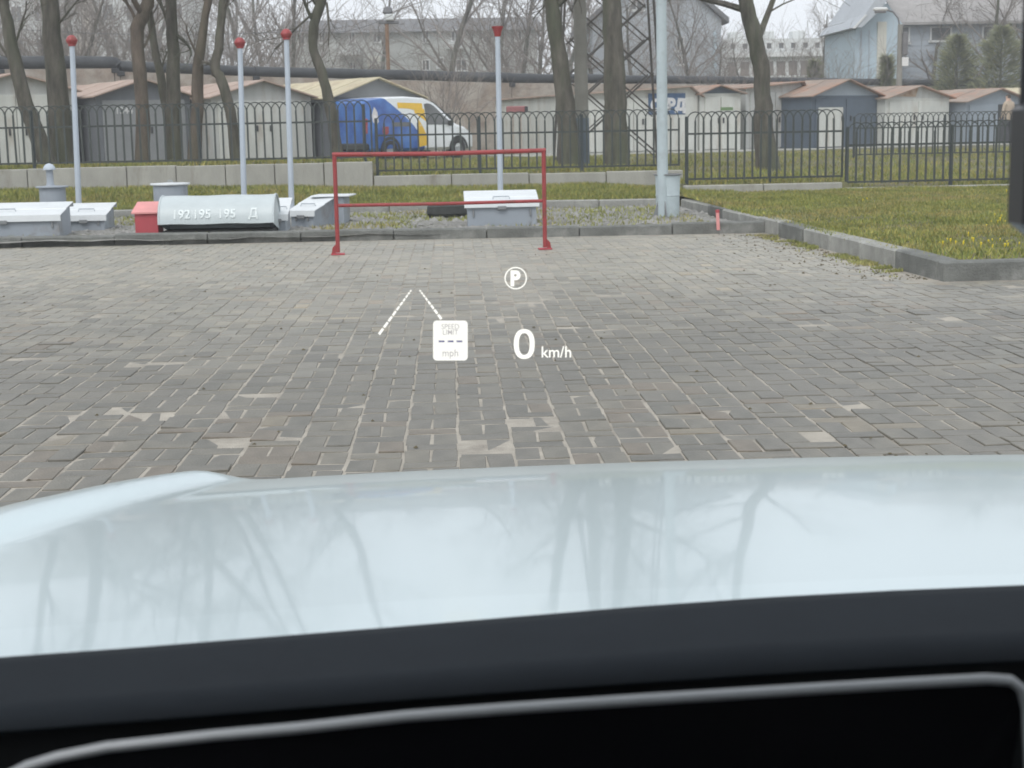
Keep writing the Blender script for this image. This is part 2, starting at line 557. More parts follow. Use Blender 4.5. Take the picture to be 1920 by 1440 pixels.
def paver_shape(seed, cut):
    """top ring, shoulder ring, foot ring for a 0.2 x 0.1 block"""
    r = random.Random(seed)
    hx, hy = 0.0935, 0.0462
    ring = []
    for sx, sy in ((-1, -1), (1, -1), (1, 1), (-1, 1)):
        ring.append([sx * (hx + r.uniform(-0.003, 0.002)), sy * (hy + r.uniform(-0.003, 0.002))])
    if cut:
        k = r.randrange(4)
        a, b = ring[k - 1], ring[k]
        c = ring[(k + 1) % 4]
        f1, f2 = r.uniform(0.12, 0.35), r.uniform(0.2, 0.6)
        p1 = [b[0] + (a[0] - b[0]) * f1, b[1] + (a[1] - b[1]) * f1]
        p2 = [b[0] + (c[0] - b[0]) * f2, b[1] + (c[1] - b[1]) * f2]
        ring = ring[:k] + [p1, p2] + ring[k + 1:]
    n = len(ring)
    vs = [(p[0] * 0.975, p[1] * 0.945, 0.0) for p in ring] + [(p[0], p[1], -0.003) for p in ring] + [(p[0], p[1], -0.05) for p in ring]
    fs = [tuple(range(n))]
    for k in range(2):
        for i in range(n):
            j = (i + 1) % n
            fs.append((k * n + i, k * n + n + i, k * n + n + j, k * n + j))
    return vs, fs


SHAPES = [paver_shape(s, s >= 5) for s in range(9)]
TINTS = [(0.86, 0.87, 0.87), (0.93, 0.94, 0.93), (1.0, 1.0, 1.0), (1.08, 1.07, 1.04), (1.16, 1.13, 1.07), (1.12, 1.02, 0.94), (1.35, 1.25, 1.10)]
TINTS = TINTS + [tuple(c * f for c in t_) for f in (1.3, 1.62, 1.95) for t_ in TINTS]      # paler sets for farther blocks: dust, with grazing glare put into the colour
PAV_ME = {}


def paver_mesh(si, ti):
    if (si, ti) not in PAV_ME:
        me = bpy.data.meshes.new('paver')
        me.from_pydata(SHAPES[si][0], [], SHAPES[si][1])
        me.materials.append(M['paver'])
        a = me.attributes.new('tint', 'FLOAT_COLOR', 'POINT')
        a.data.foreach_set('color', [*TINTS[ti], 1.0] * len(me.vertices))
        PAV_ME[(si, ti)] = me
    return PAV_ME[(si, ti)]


blocks = []
col_i = 0
x = -11.0
while x < 12.5:
    ph = (0.15 if col_i % 2 else 0.0) + rng.uniform(-0.02, 0.02)
    y = 2.4 + ph - 0.3
    while y < FARK(x) - 0.05:
        for (dx, dy, rot) in ((0.1, 0.05, 0), (0.05, 0.20, 1), (0.15, 0.20, 1)):
            cx, cy = x + dx, y + dy
            if cx > KX(cy) - 0.16 and cy > 10.78:
                continue
            if cy > FARK(cx) - 0.1:
                continue
            blocks.append((cx, cy, rot))
        y += 0.3
    x += 0.2
    col_i += 1

rest_v, rest_f, rest_t = [], [], []
near = []
for (cx, cy, rot) in blocks:
    d = damage(cx, cy)
    wave = 0.010 * noise.noise((cx * 0.35, cy * 0.35, 9))
    dz = 0.0030 + wave * 0.10 + rng.gauss(0, 0.0015)
    tx, ty = rng.gauss(0, 0.010), rng.gauss(0, 0.007)
    if rng.random() < max(0, d - 0.55) * 1.0:
        dz += rng.uniform(-0.003, 0.004)
        tx += rng.gauss(0, 0.040)
        ty += rng.gauss(0, 0.012)
    if rng.random() < max(0, d - 0.85) * 0.45:
        dz -= 0.03
    cx2, cy2 = cx + rng.gauss(0, 0.0016), cy + rng.gauss(0, 0.0016)
    si = rng.randrange(5, 9) if rng.random() < 0.006 + max(0, d - 0.7) * 0.12 else rng.randrange(5)
    ti = rng.choices(range(7), (1, 4, 7, 5, 1.5, 2.5 if d > 0.62 else 0.2, 1.0 if d > 0.8 else 0.05))[0]
    rz = rot * math.pi / 2 + rng.gauss(0, 0.012) + (math.pi if rng.random() < 0.5 else 0)
    vx = abs(cx2 + 0.35 - 0.0) / max(cy2, 1)
    seen = cy2 > 4.75 and -0.315 * cy2 < cx2 < 0.405 * cy2
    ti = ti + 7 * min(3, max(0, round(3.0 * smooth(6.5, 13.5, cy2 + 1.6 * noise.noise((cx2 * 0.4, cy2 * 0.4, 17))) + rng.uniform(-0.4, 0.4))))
    rec = (cx2, cy2, dz, tx, ty, rz, si, ti)
    if seen:
        near.append((cy2 - 0.0 * vx, rec))
    else:
        rest_v.append(rec)
near.sort(key=lambda a: a[0])
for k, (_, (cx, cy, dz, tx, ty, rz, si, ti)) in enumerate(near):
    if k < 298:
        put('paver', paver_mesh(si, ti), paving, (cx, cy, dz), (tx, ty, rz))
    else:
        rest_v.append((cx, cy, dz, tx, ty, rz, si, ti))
VV, FF, TT = [], [], []
for (cx, cy, dz, tx, ty, rz, si, ti) in rest_v:
    vs, fs = SHAPES[si]
    k0 = len(VV)
    c, s_ = math.cos(rz), math.sin(rz)
    for (a, b, h) in vs:
        z = h + dz + b * tx - a * ty
        VV.append((cx + a * c - b * s_, cy + a * s_ + b * c, z))
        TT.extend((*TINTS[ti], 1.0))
    FF.extend([tuple(i + k0 for i in f) for f in fs])
me = bpy.data.meshes.new('paver_field')
me.from_pydata(VV, [], FF)
me.materials.append(M['paver'])
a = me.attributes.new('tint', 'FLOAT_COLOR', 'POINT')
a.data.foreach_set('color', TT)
tag(put('paver_field', me, paving), kind='stuff')


# ------------------------------------------------------------------ kerbs
def kerb_run(name, p0, p1, h, wid, material, z0=0.0, stone=1.0, jit=0.006, normal_side=1):
    p0, p1 = Vector(p0), Vector(p1)
    L = (p1 - p0).length
    ang = math.atan2(p1.y - p0.y, p1.x - p0.x)
    b = MB()
    b.box((L / 2, normal_side * wid / 2, -0.16), (L, wid * 0.8, 0.3))
    base = tag(b.build(name, M['sand'], None, loc=(p0.x, p0.y, z0), rz=ang), kind='structure')
    n = max(1, round(L / stone))
    for i in range(n):
        l = L / n
        bb = MB()
        bb.box((0, 0, 0), (l - 0.008, wid, h + 0.15), bev=0.014)
        o = bb.build('kerb_stone', material(i) if callable(material) else material, base, smooth=True)
        o.location = ((i + 0.5) * l, normal_side * wid / 2 + rng.gauss(0, jit), (h - 0.15) / 2 + rng.gauss(0, jit))
        o.rotation_euler = (rng.gauss(0, 0.01), rng.gauss(0, 0.004), rng.gauss(0, 0.004))
    return base


kerb_run('kerb_far', (-14.0, FARK(-14.0), 0), (KX(16.4) + 0.0, FARK(3.4), 0), 0.115, 0.15, M['kerb'])
kerb_run('kerb_lawn', (KX(11.0), 11.0, 0), (KX(21.6), 21.6, 0), 0.155, 0.17, lambda i: M['kerb_pale'] if i % 4 else M['kerb'], normal_side=-1)
kerb_run('kerb_right', (KX(11.0) + 0.006, 10.87, 0), (16.0, 10.80, 0), 0.14, 0.16, M['kerb'])
kerb_run('kerb_bank', (-14.0, 21.6, 0), (KX(21.6) - 0.18, 21.6, 0), 0.165, 0.14, M['kerb_pale'], stone=1.0)

# ------------------------------------------------------------------ loose stones, grass, flowers
def scatter_stones(name, parent, spots, label=None):
    b = MB()
    for (x, y, z, s) in spots:
        vs = []
        for k in range(6):
            a = k * math.pi / 3
            vs.append((x + s * math.cos(a) * rng.uniform(0.6, 1.1), y + s * math.sin(a) * rng.uniform(0.6, 1.1), z + s * rng.uniform(-0.1, 0.25)))
        vs.append((x + rng.uniform(-.2, .2) * s, y + rng.uniform(-.2, .2) * s, z + s * rng.uniform(0.5, 0.9)))
        b.add(vs, [(k, (k + 1) % 6, 6) for k in range(6)])
    o = b.build(name, M['stone'], parent)
    return tag(o, label, None, None, 'stuff')


spots = []
for _ in range(7500):
    Y = 16.75 + 4.7 * rng.random()
    x = -13 + (KX(Y) - 0.1 + 13) * rng.random()
    spots.append((x, Y, 0.058 + 0.02 * noise.noise((x * 1.7, Y * 1.7, 1)), rng.uniform(0.012, 0.04) * (1.8 if rng.random() < 0.05 else 1)))
g = scatter_stones('gravel', None, spots, 'grey crushed stone covering the bed behind the kerb')
g['category'] = 'gravel'


def blades(name, label, cat, gen, n, hmin, hmax, material, wid=0.010, tints=((0.75, 0.85, 0.8), (1, 1, 1), (1.25, 1.2, 1.0), (1.5, 1.3, 1.05))):
    V = np.zeros((n * 3, 3))
    T = np.ones((n * 3, 4))
    k = 0
    while k < n:
        p = gen()
        if p is None:
            continue
        x, y, z, sc = p
        a = rng.uniform(0, 6.283)
        h = rng.uniform(hmin, hmax) * sc
        w_ = wid * (0.7 + 0.8 * rng.random())
        lx, ly = rng.gauss(0, 0.45) * h, rng.gauss(0, 0.45) * h
        V[k * 3] = (x - w_ * math.cos(a), y - w_ * math.sin(a), z - 0.01)
        V[k * 3 + 1] = (x + w_ * math.cos(a), y + w_ * math.sin(a), z - 0.01)
        V[k * 3 + 2] = (x + lx, y + ly, z + h)
        T[k * 3:k * 3 + 3, :3] = tints[rng.randrange(len(tints))]
        k += 1
    me = bpy.data.meshes.new(name)
    me.vertices.add(n * 3)
    me.vertices.foreach_set('co', V.ravel())
    me.loops.add(n * 3)
    me.loops.foreach_set('vertex_index', np.arange(n * 3, dtype=np.int32))
    me.polygons.add(n)
    me.polygons.foreach_set('loop_start', np.arange(0, n * 3, 3, dtype=np.int32))
    me.update()
    me.validate()
    me.materials.append(material)
    at_ = me.attributes.new('tint', 'FLOAT_COLOR', 'POINT')
    at_.data.foreach_set('color', T.ravel())
    o = bpy.data.objects.new(name, me)
    COL.objects.link(o)
    return tag(o, label, cat, None, 'stuff')


def gen_lawn():
    Y = 11.1 + 11.85 * rng.random() ** 0.8
    x = KX(Y) + 0.02 + 7.0 * rng.random()
    if x > 0.42 * Y + 0.6:
        return None
    d = noise.noise((x * 0.9, Y * 0.9, 4)) + 0.6 * noise.noise((x * 2.6, Y * 2.6, 8))
    if rng.random() > 0.75 + 0.6 * d:
        return None
    return x, Y, land(x, Y), 1.0 + 0.5 * d


blades('grass_lawn', 'patchy olive green grass on the lawn inside the corner kerb', 'grass', gen_lawn, 90000, 0.018, 0.048, M['grass'])


def gen_bank():
    Y = 21.75 + 3.25 * rng.random()
    x = -10 + 14.3 * rng.random()
    if Y > WALL_Y(x) - 0.08:
        return None
    d = noise.noise((x * 0.8, Y * 0.8, 14))
    if rng.random() > 0.8 + 0.6 * d:
        return None
    return x, Y, land(x, Y), 1.0 + 0.4 * d


blades('grass_bank', 'green grass on the bank below the low concrete wall', 'grass', gen_bank, 70000, 0.03, 0.08, M['grass'])


def gen_back():
    Y = 23.05 + 21 * rng.random() ** 1.5
    x = -0.34 * Y + 0.76 * Y * rng.random()
    if Y < WALL_Y(x) + 0.14:
        return None
    d = noise.noise((x * 0.5, Y * 0.5, 24))
    if rng.random() > 0.7 + 0.9 * d:
        return None
    return x, Y, land(x, Y), 1.0 + 0.4 * d


blades('grass_back', 'thin grass under the trees behind the arched fence', 'grass', gen_back, 60000, 0.03, 0.09, M['grass'])


def gen_weed():
    if rng.random() < 0.55:
        Y = 11.1 + 5 * rng.random()
        x = KX(Y) - 0.02 - abs(rng.gauss(0, 0.10))
        if noise.noise((x * 3, Y * 4.5, 31)) < 0.05 or rng.random() < 0.75:
            return None
        return x, Y, 0.0, 0.6
    Y = 16.8 + 4.6 * rng.random()
    x = -8 + 11 * rng.random()
    if noise.noise((x * 0.8, Y * 0.8, 33)) < 0.12 and not (x > 0.8 and rng.random() < 0.5):
        return None
    return x, Y, 0.06, 1.0


blades('weeds', 'dry weeds sprouting in the gravel and along the kerb', 'weeds', gen_weed, 9000, 0.015, 0.06, M['grass'], tints=((1.2, 1.15, 1.2), (1.5, 1.4, 1.4), (1, 1, 1)))

spots = []
for _ in range(420):
    Y = 11.0 + 5.2 * rng.random()
    spots.append((KX(Y) - 0.05 - abs(rng.gauss(0, 0.28)), Y, 0.002, rng.uniform(0.006, 0.018)))
for _ in range(160):
    spots.append((rng.uniform(-4, 3.2), rng.uniform(5, 15), 0.004, rng.uniform(0.005, 0.014)))
lt = scatter_stones('litter', None, spots, 'crumbs of leaf litter and grit on the paving along the lawn kerb')
lt['category'] = 'litter'
lt.data.materials.clear()
lt.data.materials.append(M['litter'])

# dandelions in the lawn, in clumps
b = MB()
for (cu, cv, n_, su, sv) in ((1880, 405, 16, 28, 6), (1850, 447, 16, 34, 6), (1800, 448, 6, 20, 5), (1910, 372, 5, 12, 4), (1600, 376, 4, 25, 4), (1470, 430, 4, 14, 4)):
    for _ in range(n_):
        p = gnd(cu + rng.gauss(0, su), cv + rng.gauss(0, sv), 0.17)
        if p.x < KX(p.y) + 0.1:
            continue
        z = land(p.x, p.y) + rng.uniform(0.02, 0.05)
        s = rng.uniform(0.006, 0.011)
        b.add([(p.x + s * math.cos(k * 1.047), p.y + s * math.sin(k * 1.047), z) for k in range(6)] + [(p.x, p.y, z + s * 0.6), (p.x, p.y, z - 0.05)],
              [(k, (k + 1) % 6, 6) for k in range(6)] + [((k + 1) % 6, k, 7) for k in range(6)])
tag(b.build('dandelions', M['yellow_flower']), 'small yellow dandelion heads scattered in the lawn', 'flowers', None, 'stuff')

# ------------------------------------------------------------------ low concrete walls
def concrete_wall(label, x0, x1, y, z0f, z1, step, thick=0.18):
    t = thing('retaining_wall', label, 'wall', (x0, y, 0))
    n = max(1, round((x1 - x0) / step))
    l = (x1 - x0) / n
    for i in range(n):
        xc = x0 + (i + 0.5) * l
        zb = z0f(xc) - 0.15
        bb = MB()
        zt = z1 + rng.gauss(0, 0.006)
        bb.box(((i + 0.5) * l, thick / 2 + rng.gauss(0, 0.004), (zb + zt) / 2), (l - 0.014, thick, zt - zb), bev=0.01)
        bb.build('concrete_slab', M['concrete'], t, smooth=True)
    return t


A_X1 = at(699, 320, 25).x
B_X1 = at(1281, 335, 25).x
C_X1 = at(1580, 350, 23).x
CW_X0 = at(1283, 345, 23).x
concrete_wall('tallest low concrete wall, stained, under the fence behind the grey hatches', -12.6, A_X1, 25.0, foot_level, 0.71, 0.82)
concrete_wall('lower concrete wall between the red barrier and the lamp post', A_X1 + 0.01, B_X1, 25.0, foot_level, 0.475, 1.3)
concrete_wall('pale low concrete wall behind the lawn, ending at the fence step', CW_X0, C_X1, 23.0, foot_level, 0.295, 1.2)
concrete_wall('thin concrete strip at the foot of the lowest fence section', C_X1 + 0.03, 15.0, 23.0, foot_level, 0.205, 1.5, 0.12)


# ------------------------------------------------------------------ arched fence
def picket_mesh(h, s, arch=True):
    b = MB()
    b.box((0, 0, h / 2), (0.028, 0.026, h))
    if arch:
        pts = [(s - s * math.cos(math.pi * k / 8), 0, h + s * 1.05 * math.sin(math.pi * k / 8)) for k in range(9)]
        b.tube(pts, 0.0115, 4, cap=False)
    return b.mesh('picket', M['fence'])


def fence_run(label, x0, x1, y, zb, h, s, post_every, gap=0.07):
    t = thing('fence', label, 'fence', (x0, y, zb), group='arched picket fence sections')
    L = x1 - x0
    n = round(L / s)
    s = L / n
    spring = h - s * 1.05 - gap
    pm = picket_mesh(spring, s)
    pe = picket_mesh(spring, s, False)
    for i in range(n + 1):
        put('picket', pm if i <= n - 2 else pe, t, (i * s, 0, gap), (rng.gauss(0, 0.006), rng.gauss(0, 0.006), 0))
    for zz in (gap + 0.02, h - s * 1.05 - 0.20):
        b = MB()
        b.box((L / 2, 0.018, zz), (L, 0.012, 0.03))
        b.build('rail', M['fence'], t)
    k = 0
    xx = 0.0
    while xx <= L + 0.01:
        b = MB()
        b.box((min(xx, L), 0.03, h * 0.47 - 0.1), (0.05, 0.05, h * 0.94 + 0.2), bev=0.006)
        b.build('post', M['fence_post'], t)
        xx += post_every
    return t


fence_run('dark arched picket fence standing on the tallest wall behind the grey hatches', -12.4, A_X1 - 0.02, 25.35, 0.70, 1.02, 0.137, 2.74)
fence_run('dark arched picket fence behind the red barrier and the lamp post', A_X1 + 0.06, B_X1 - 0.02, 25.35, 0.465, 1.02, 0.143, 1.72)
fence_run('dark arched picket fence section with the bent tree behind it', at(1288, 345, 23.35).x, at(1578, 345, 23.35).x, 23.35, 0.285, 1.12, 0.130, 1.30)
fence_run('lowest dark arched picket fence section behind the lawn', at(1588, 350, 23.2).x, 14.5, 23.2, 0.195, 1.0, 0.137, 1.64)

fx0, fx1 = at(1602, 250, 36).x, at(2020, 250, 36).x
fence_run('second arched picket fence farther back, before the white rust-stained garage', fx0, fx1, 36.0, land((fx0 + fx1) / 2, 36.0), 1.06, 0.137, 2.2)

# ------------------------------------------------------------------ red barrier
pl, pr = gnd(634, 478), gnd(1022, 468)
bt = thing('parking_barrier', 'red tubular steel barrier standing on the paving', 'barrier', (pl.x, pl.y, 0.004), math.atan2(pr.y - pl.y, pr.x - pl.x))
BW = (pr - pl).length
BH = 0.965
b = MB()
b.tube([(0.0, 0, 0.02), (0.0, 0, BH)], 0.021, 12)
b.build('post', M['red'], bt, True)
b = MB()
b.tube([(BW, 0, 0.02), (BW, 0, BH)], 0.021, 12)
b.build('post', M['red'], bt, True)
b = MB()
b.tube([(-0.02, 0, BH), (BW * 0.5, 0, BH - 0.012), (BW + 0.02, 0, BH)], 0.022, 12)
b.build('top_rail', M['red'], bt, True)
b = MB()
b.tube([(0.02, 0, 0.475), (BW * 0.5, 0, 0.47), (BW - 0.02, 0, 0.475)], 0.017, 12)
b.build('middle_rail', M['red'], bt, True)
for x_, sg in ((0, -1), (BW, 1)):
    b = MB()
    b.box((x_, 0, 0.006), (0.13, 0.12, 0.012))
    b.build('foot_plate', M['red_box'], bt)
    b = MB()
    b.prism([(x_ + sg * 0.021, 0.012), (x_ + sg * 0.062, 0.012), (x_ + sg * 0.05, 0.07), (x_ + sg * 0.021, 0.10)], -0.006, 0.006)
    b.build('gusset', M['red'], bt)


# ------------------------------------------------------------------ breather pipes with red caps
def breather(label, u0, v0, u1, v1, Y, cup=False):
    base = at(u1, v1, Y)
    base.z = 0.045
    top = at(u0, v0, Y)
    h = top.z - base.z
    t = thing('breather_pipe', label, 'vent pipe', base, group='breather pipes with red caps')
    lean = (top.x - base.x)
    b = MB()
    b.tube([(0, 0, 0), (lean * 0.5, 0, h * 0.5), (lean, 0, h)], [0.040, 0.037, 0.034], 12)
    b.build('pipe', M['pole'], t, True)
    b = MB()
    b.lathe([(0.07, 0), (0.07, 0.012), (0.045, 0.014), (0.045, 0.05)], 16)
    b.build('flange', M['pole'], t, True)
    b = MB()
    if cup:
        b.lathe([(0.036, 0), (0.045, 0.02), (0.05, 0.05), (0.065, 0.10), (0.078, 0.12), (0.078, 0.135), (0.0, 0.14)], 20, (lean, 0, h - 0.02))
    else:
        prof = [(0.036, -0.02), (0.05, -0.015)] + [(0.072 * math.sin(a_), 0.055 - 0.072 * math.cos(a_)) for a_ in [0.75 + 2.3 * k / 10 for k in range(11)]]
        b.lathe(prof, 20, (lean, 0, h))
        b.lathe([(0.074, 0.045), (0.077, 0.052), (0.077, 0.066), (0.074, 0.072)], 20, (lean, 0, h))
    b.build('cap', M['red'], t, True)
    return t


breather('grey breather pipe with red ball cap beside the leaning trunk', 135, 84, 148, 398, 20.6)
breather('grey breather pipe with red ball cap behind the pale round cover', 450, 88, 458, 396, 20.6)
breather('tallest grey breather pipe with red ball cap, between two trunks', 537, 72, 547, 396, 20.6)
breather('grey breather pipe with red cup-shaped cap behind the red barrier', 933, 66, 939, 391, 20.6, True)

# ------------------------------------------------------------------ hatches on the gravel bed
def hatch(label, u0, u1, vb, Y, vt, dep, lid_mat, body_mat, slope=0.10, lipn=0.05, rz=0.0):
    """sheet-metal hatch box whose lid falls towards the viewer"""
    p0, p1 = at(u0, vb, Y), at(u1, vb, Y)
    W = p1.x - p0.x
    zt = at((u0 + u1) / 2, vt, Y + dep * 0.75).z
    t = thing('tank_hatch', label, 'hatch', ((p0.x + p1.x) / 2, Y, 0.045), rz, group='sheet metal tank hatches')
    hb = zt - 0.045
    hf = hb - slope
    b = MB()
    b.add([(-W / 2, 0, 0), (W / 2, 0, 0), (W / 2, dep, 0), (-W / 2, dep, 0), (-W / 2, 0, hf), (W / 2, 0, hf), (W / 2, dep, hb), (-W / 2, dep, hb)],
          [(0, 3, 2, 1), (4, 5, 6, 7), (0, 1, 5, 4), (1, 2, 6, 5), (2, 3, 7, 6), (3, 0, 4, 7)])
    b.build('body', body_mat, t)
    sl = slope / dep
    o = 0.035
    def lidpt(x, y, up):
        return (x, y, hf + sl * max(y, -0.2) + up)
    b = MB()
    rows = []
    for y_, up in ((-o - 0.005, -lipn), (-o, 0.012), (dep * 0.45, 0.014), (dep * 0.46, 0.022), (dep + o, 0.022), (dep + o + 0.004, -0.03)):
        rows.append([lidpt(-W / 2 - o, y_, up), lidpt(W / 2 + o, y_, up)])
    b.grid(rows)
    low = [[(p[0], p[1], p[2] - 0.008) for p in r] for r in rows]
    b.grid([list(reversed(r)) for r in low])
    for s_ in (0, 1):
        b.add([r[s_] for r in rows] + [r[s_] for r in low], [(i, i + 1, i + 1 + len(rows), i + len(rows)) for i in range(len(rows) - 1)])
    lid = b.build('lid', lid_mat, t)
    b = MB()
    b.tube([(-0.10, dep * 0.3, 0), (-0.09, dep * 0.3, 0.03), (0.09, dep * 0.3, 0.03), (0.10, dep * 0.3, 0)], 0.006, 6)
    h_ = b.build('handle', body_mat, lid)
    h_.location.z = hf + sl * dep * 0.3 + 0.012
    b = MB()
    b.box((0, -o - 0.012, hf - lipn - 0.02), (0.10, 0.02, 0.045), bev=0.006)
    b.build('hasp', M['g_mid'], t)
    for sx in (-1, 1):
        b = MB()
        b.box((sx * (W / 2 - 0.07), -0.012, hf * 0.62), (0.02, 0.022, min(0.09, hf * 0.5)), bev=0.004)
        b.build('lug', M['g_mid'], t)
    return t


hatch('large grey metal hatch with pale sloping lid cut by the left picture edge', -95, 111, 434, 17.4, 386, 0.55, M['white_lid'], M['grey_paint'])
hatch('small grey metal hatch with pale sloping lid beside the mushroom vent', 120, 196, 424, 18.5, 386, 0.55, M['white_lid'], M['grey_paint'])
hatch('narrow grey metal hatch tucked against the right end of the pale round cover', 506, 536, 428, 17.6, 377, 0.5, M['white_lid'], M['grey_paint'], 0.14)
hatch('grey metal hatch with flap lid left of the red barrier post', 544, 590, 417, 18.4, 374, 0.6, M['white_lid'], M['grey_paint'], 0.12, rz=-0.35)
hatch('wide grey metal hatch with bright white lid inside the red barrier', 877, 1006, 422, 17.6, 362, 0.65, M['white_lid'], M['grey_paint'], 0.10, 0.03)
# tall grey side box next to the flap-lid hatch
p0, p1 = at(596, 410, 18.9), at(640, 410, 18.9)
t = thing('meter_box', 'plain grey metal box with flat overhanging lid behind the red barrier post', 'box', ((p0.x + p1.x) / 2, 18.9, 0.045), -0.1)
hh = at(610, 370, 18.9).z - 0.045
b = MB()
b.box((0, 0.22, hh / 2), (p1.x - p0.x + 0.08, 0.44, hh), bev=0.008)
b.build('body', M['grey_paint'], t)
b = MB()
b.box((0.02, 0.22, hh + 0.014), (p1.x - p0.x + 0.2, 0.54, 0.02), bev=0.006)
b.build('lid', M['white_lid'], t)

# mushroom vent on a drum
p = at(100, 383, 19.6)
t = thing('mushroom_vent', 'grey drum with mushroom-capped vent stack behind the hatches', 'vent', (p.x, 19.6, 0.045))
zr = at(100, 352, 19.6).z - 0.045
zc = at(94, 306, 19.6).z - 0.045
b = MB()
b.lathe([(0.165, 0), (0.165, zr)], 28)
b.build('drum', M['grey_paint'], t, True)
b = MB()
b.lathe([(0.20, 0), (0.205, 0.012), (0.20, 0.022), (0.0, 0.03)], 28, (0, 0, zr))
b.build('lid', M['grey_paint'], t, True)
b = MB()
b.lathe([(0.06, 0), (0.045, 0.03), (0.045, zc - zr - 0.07), (0.05, zc - zr - 0.06)], 16, (-0.02, 0, zr + 0.025))
b.build('stack', M['grey_paint'], t, True)
b = MB()
b.lathe([(0.05, -0.045), (0.078, -0.085), (0.078, -0.07), (0.07, -0.045), (0.045, -0.015), (0.0, 0.0)], 20, (-0.02, 0, zc))
b.build('cap', M['pole'], t, True)

# lidded drum behind the round cover
p = at(321, 380, 19.3)
t = thing('lidded_drum', 'grey drum with flat pale lid behind the pale round cover', 'drum', (p.x, 19.3, 0.045))
zr = at(321, 345, 19.3).z - 0.045
b = MB()
b.lathe([(0.215, 0), (0.215, zr), (0.2, zr + 0.002)], 32)
b.build('drum', M['grey_paint'], t, True)
b = MB()
b.lathe([(0.245, -0.012), (0.25, 0), (0.245, 0.012), (0.0, 0.022)], 32, (0, 0, zr))
lid = b.build('lid', M['white_lid'], t, True)
b = MB()
b.tube([(-0.03, 0, zr + 0.02), (-0.02, 0, zr + 0.045), (0.02, 0, zr + 0.045), (0.03, 0, zr + 0.02)], 0.006, 6)
b.build('handle', M['grey_paint'], lid)

# red box with sloping lid
p0, p1 = at(254, 433, 17.2), at(297, 433, 17.2)
t = thing('sand_box', 'small red metal box with faded pink lid beside the round cover', 'box', ((p0.x + p1.x) / 2, 17.2, 0.045))
Wb = p1.x - p0.x
zt = at(270, 400, 17.2).z - 0.045
b = MB()
b.box((0, 0.16, zt / 2), (Wb, 0.32, zt), bev=0.006)
b.build('body', M['red_box'], t)
b = MB()
b.add([(-Wb / 2 - 0.03, -0.03, zt - 0.004), (Wb / 2 + 0.03, -0.03, zt - 0.004), (Wb / 2 + 0.03, 0.35, zt + 0.10), (-Wb / 2 - 0.03, 0.35, zt + 0.10),
       (-Wb / 2 - 0.03, -0.03, zt + 0.014), (Wb / 2 + 0.03, -0.03, zt + 0.014), (Wb / 2 + 0.03, 0.35, zt + 0.118), (-Wb / 2 - 0.03, 0.35, zt + 0.118)],
      [(0, 3, 2, 1), (4, 5, 6, 7), (0, 1, 5, 4), (1, 2, 6, 5), (2, 3, 7, 6), (3, 0, 4, 7)])
b.prism([(-Wb / 2, zt - 0.01), (Wb / 2, zt - 0.01), (Wb / 2, zt + 0.045), (-Wb / 2, zt + 0.045)], 0.30, 0.318)
b.build('lid', M['red_lid'], t)

# the big pale round cover
p0, p1 = at(297, 430, 17.05), at(513, 430, 17.05)
t = thing('filler_cover', 'big pale blue rolled metal cover with white stencilled marks', 'cover', ((p0.x + p1.x) / 2, 17.05, 0.045), R(-0.8))
Wc = p1.x - p0.x
zt = at(400, 366, 17.35).z - 0.045
prof = [(0.62, 0.02), (0.62, zt * 0.55)]
cy_, cz_, rr = 0.33, zt - 0.30, 0.30
prof = []
for k in range(15):
    a_ = R(-28) + R(210) * k / 14
    prof.append((cy_ + 0.31 * math.cos(a_), cz_ + 0.30 * math.sin(a_)))
b = MB()
nx = 10
rows = []
for (py, pz) in prof:
    rows.append([(-Wc / 2 + Wc * i / nx, py, max(pz, 0.03) + 0.004 * math.sin(i * 1.3)) for i in range(nx + 1)])
b.grid([list(reversed(r)) for r in rows])
b.build('shell', M['pale_paint'], t, 'all')
for sx in (-1, 1):
    b = MB()
    pts = [(sx * (Wc / 2 - 0.006), py, max(pz, 0.03)) for (py, pz) in prof]
    b.add(pts, [tuple(range(len(pts)))])
    b.build('end_plate', M['pale_paint'], t)
    b = MB()
    b.tube([(sx * Wc / 2, py, max(pz, 0.03)) for (py, pz) in prof], 0.012, 6)
    b.build('rim', M['pale_paint'], t, True)
b = MB()
b.box((0, 0.34, 0.045), (Wc * 0.97, 0.46, 0.045))
b.build('plinth', M['rubber'], t)
for (tu, body) in ((322, '192'), (361, '195'), (408, '195'), (466, 'Д')):
    tm = text_mesh(body, 0.135, M['stencil'], 0.003, 0.0015, space=1.05)
    o = put('stencil_mark', tm, t, ((tu - 405) / 216 * Wc, 0.020, 0.20), (R(90), 0, 0))
    # bend the mark onto the curved sheet
    for vtx in tm.vertices:
        hgt = 0.215 + vtx.co.y
        sn = (hgt - cz_) / 0.30
        cs = math.sqrt(max(0.0, 1 - sn * sn))
        vtx.co.z += (cy_ * -1 + 0.31 * cs) + 0.026
    o.location.z = 0.215

# flat dark tyre lying behind
p = at(838, 374, 19.8)
t = thing('old_tyre', 'dark rubber tyre lying flat left of the white-lidded hatch', 'tyre', (p.x, 19.8, 0.07))
b = MB()
b.lathe([(0.13, 0.03), (0.15, 0.0), (0.24, 0.0), (0.27, 0.04), (0.275, 0.045), (0.26, 0.14), (0.22, 0.165), (0.15, 0.16), (0.13, 0.13), (0.13, 0.03)], 28)
b.build('tread', M['rubber'], t, True)
b = MB()
b.lathe([(0.128, 0.05), (0.128, 0.045), (0.0, 0.10)], 24)
b.build('hub_plate', M['dark'], t)

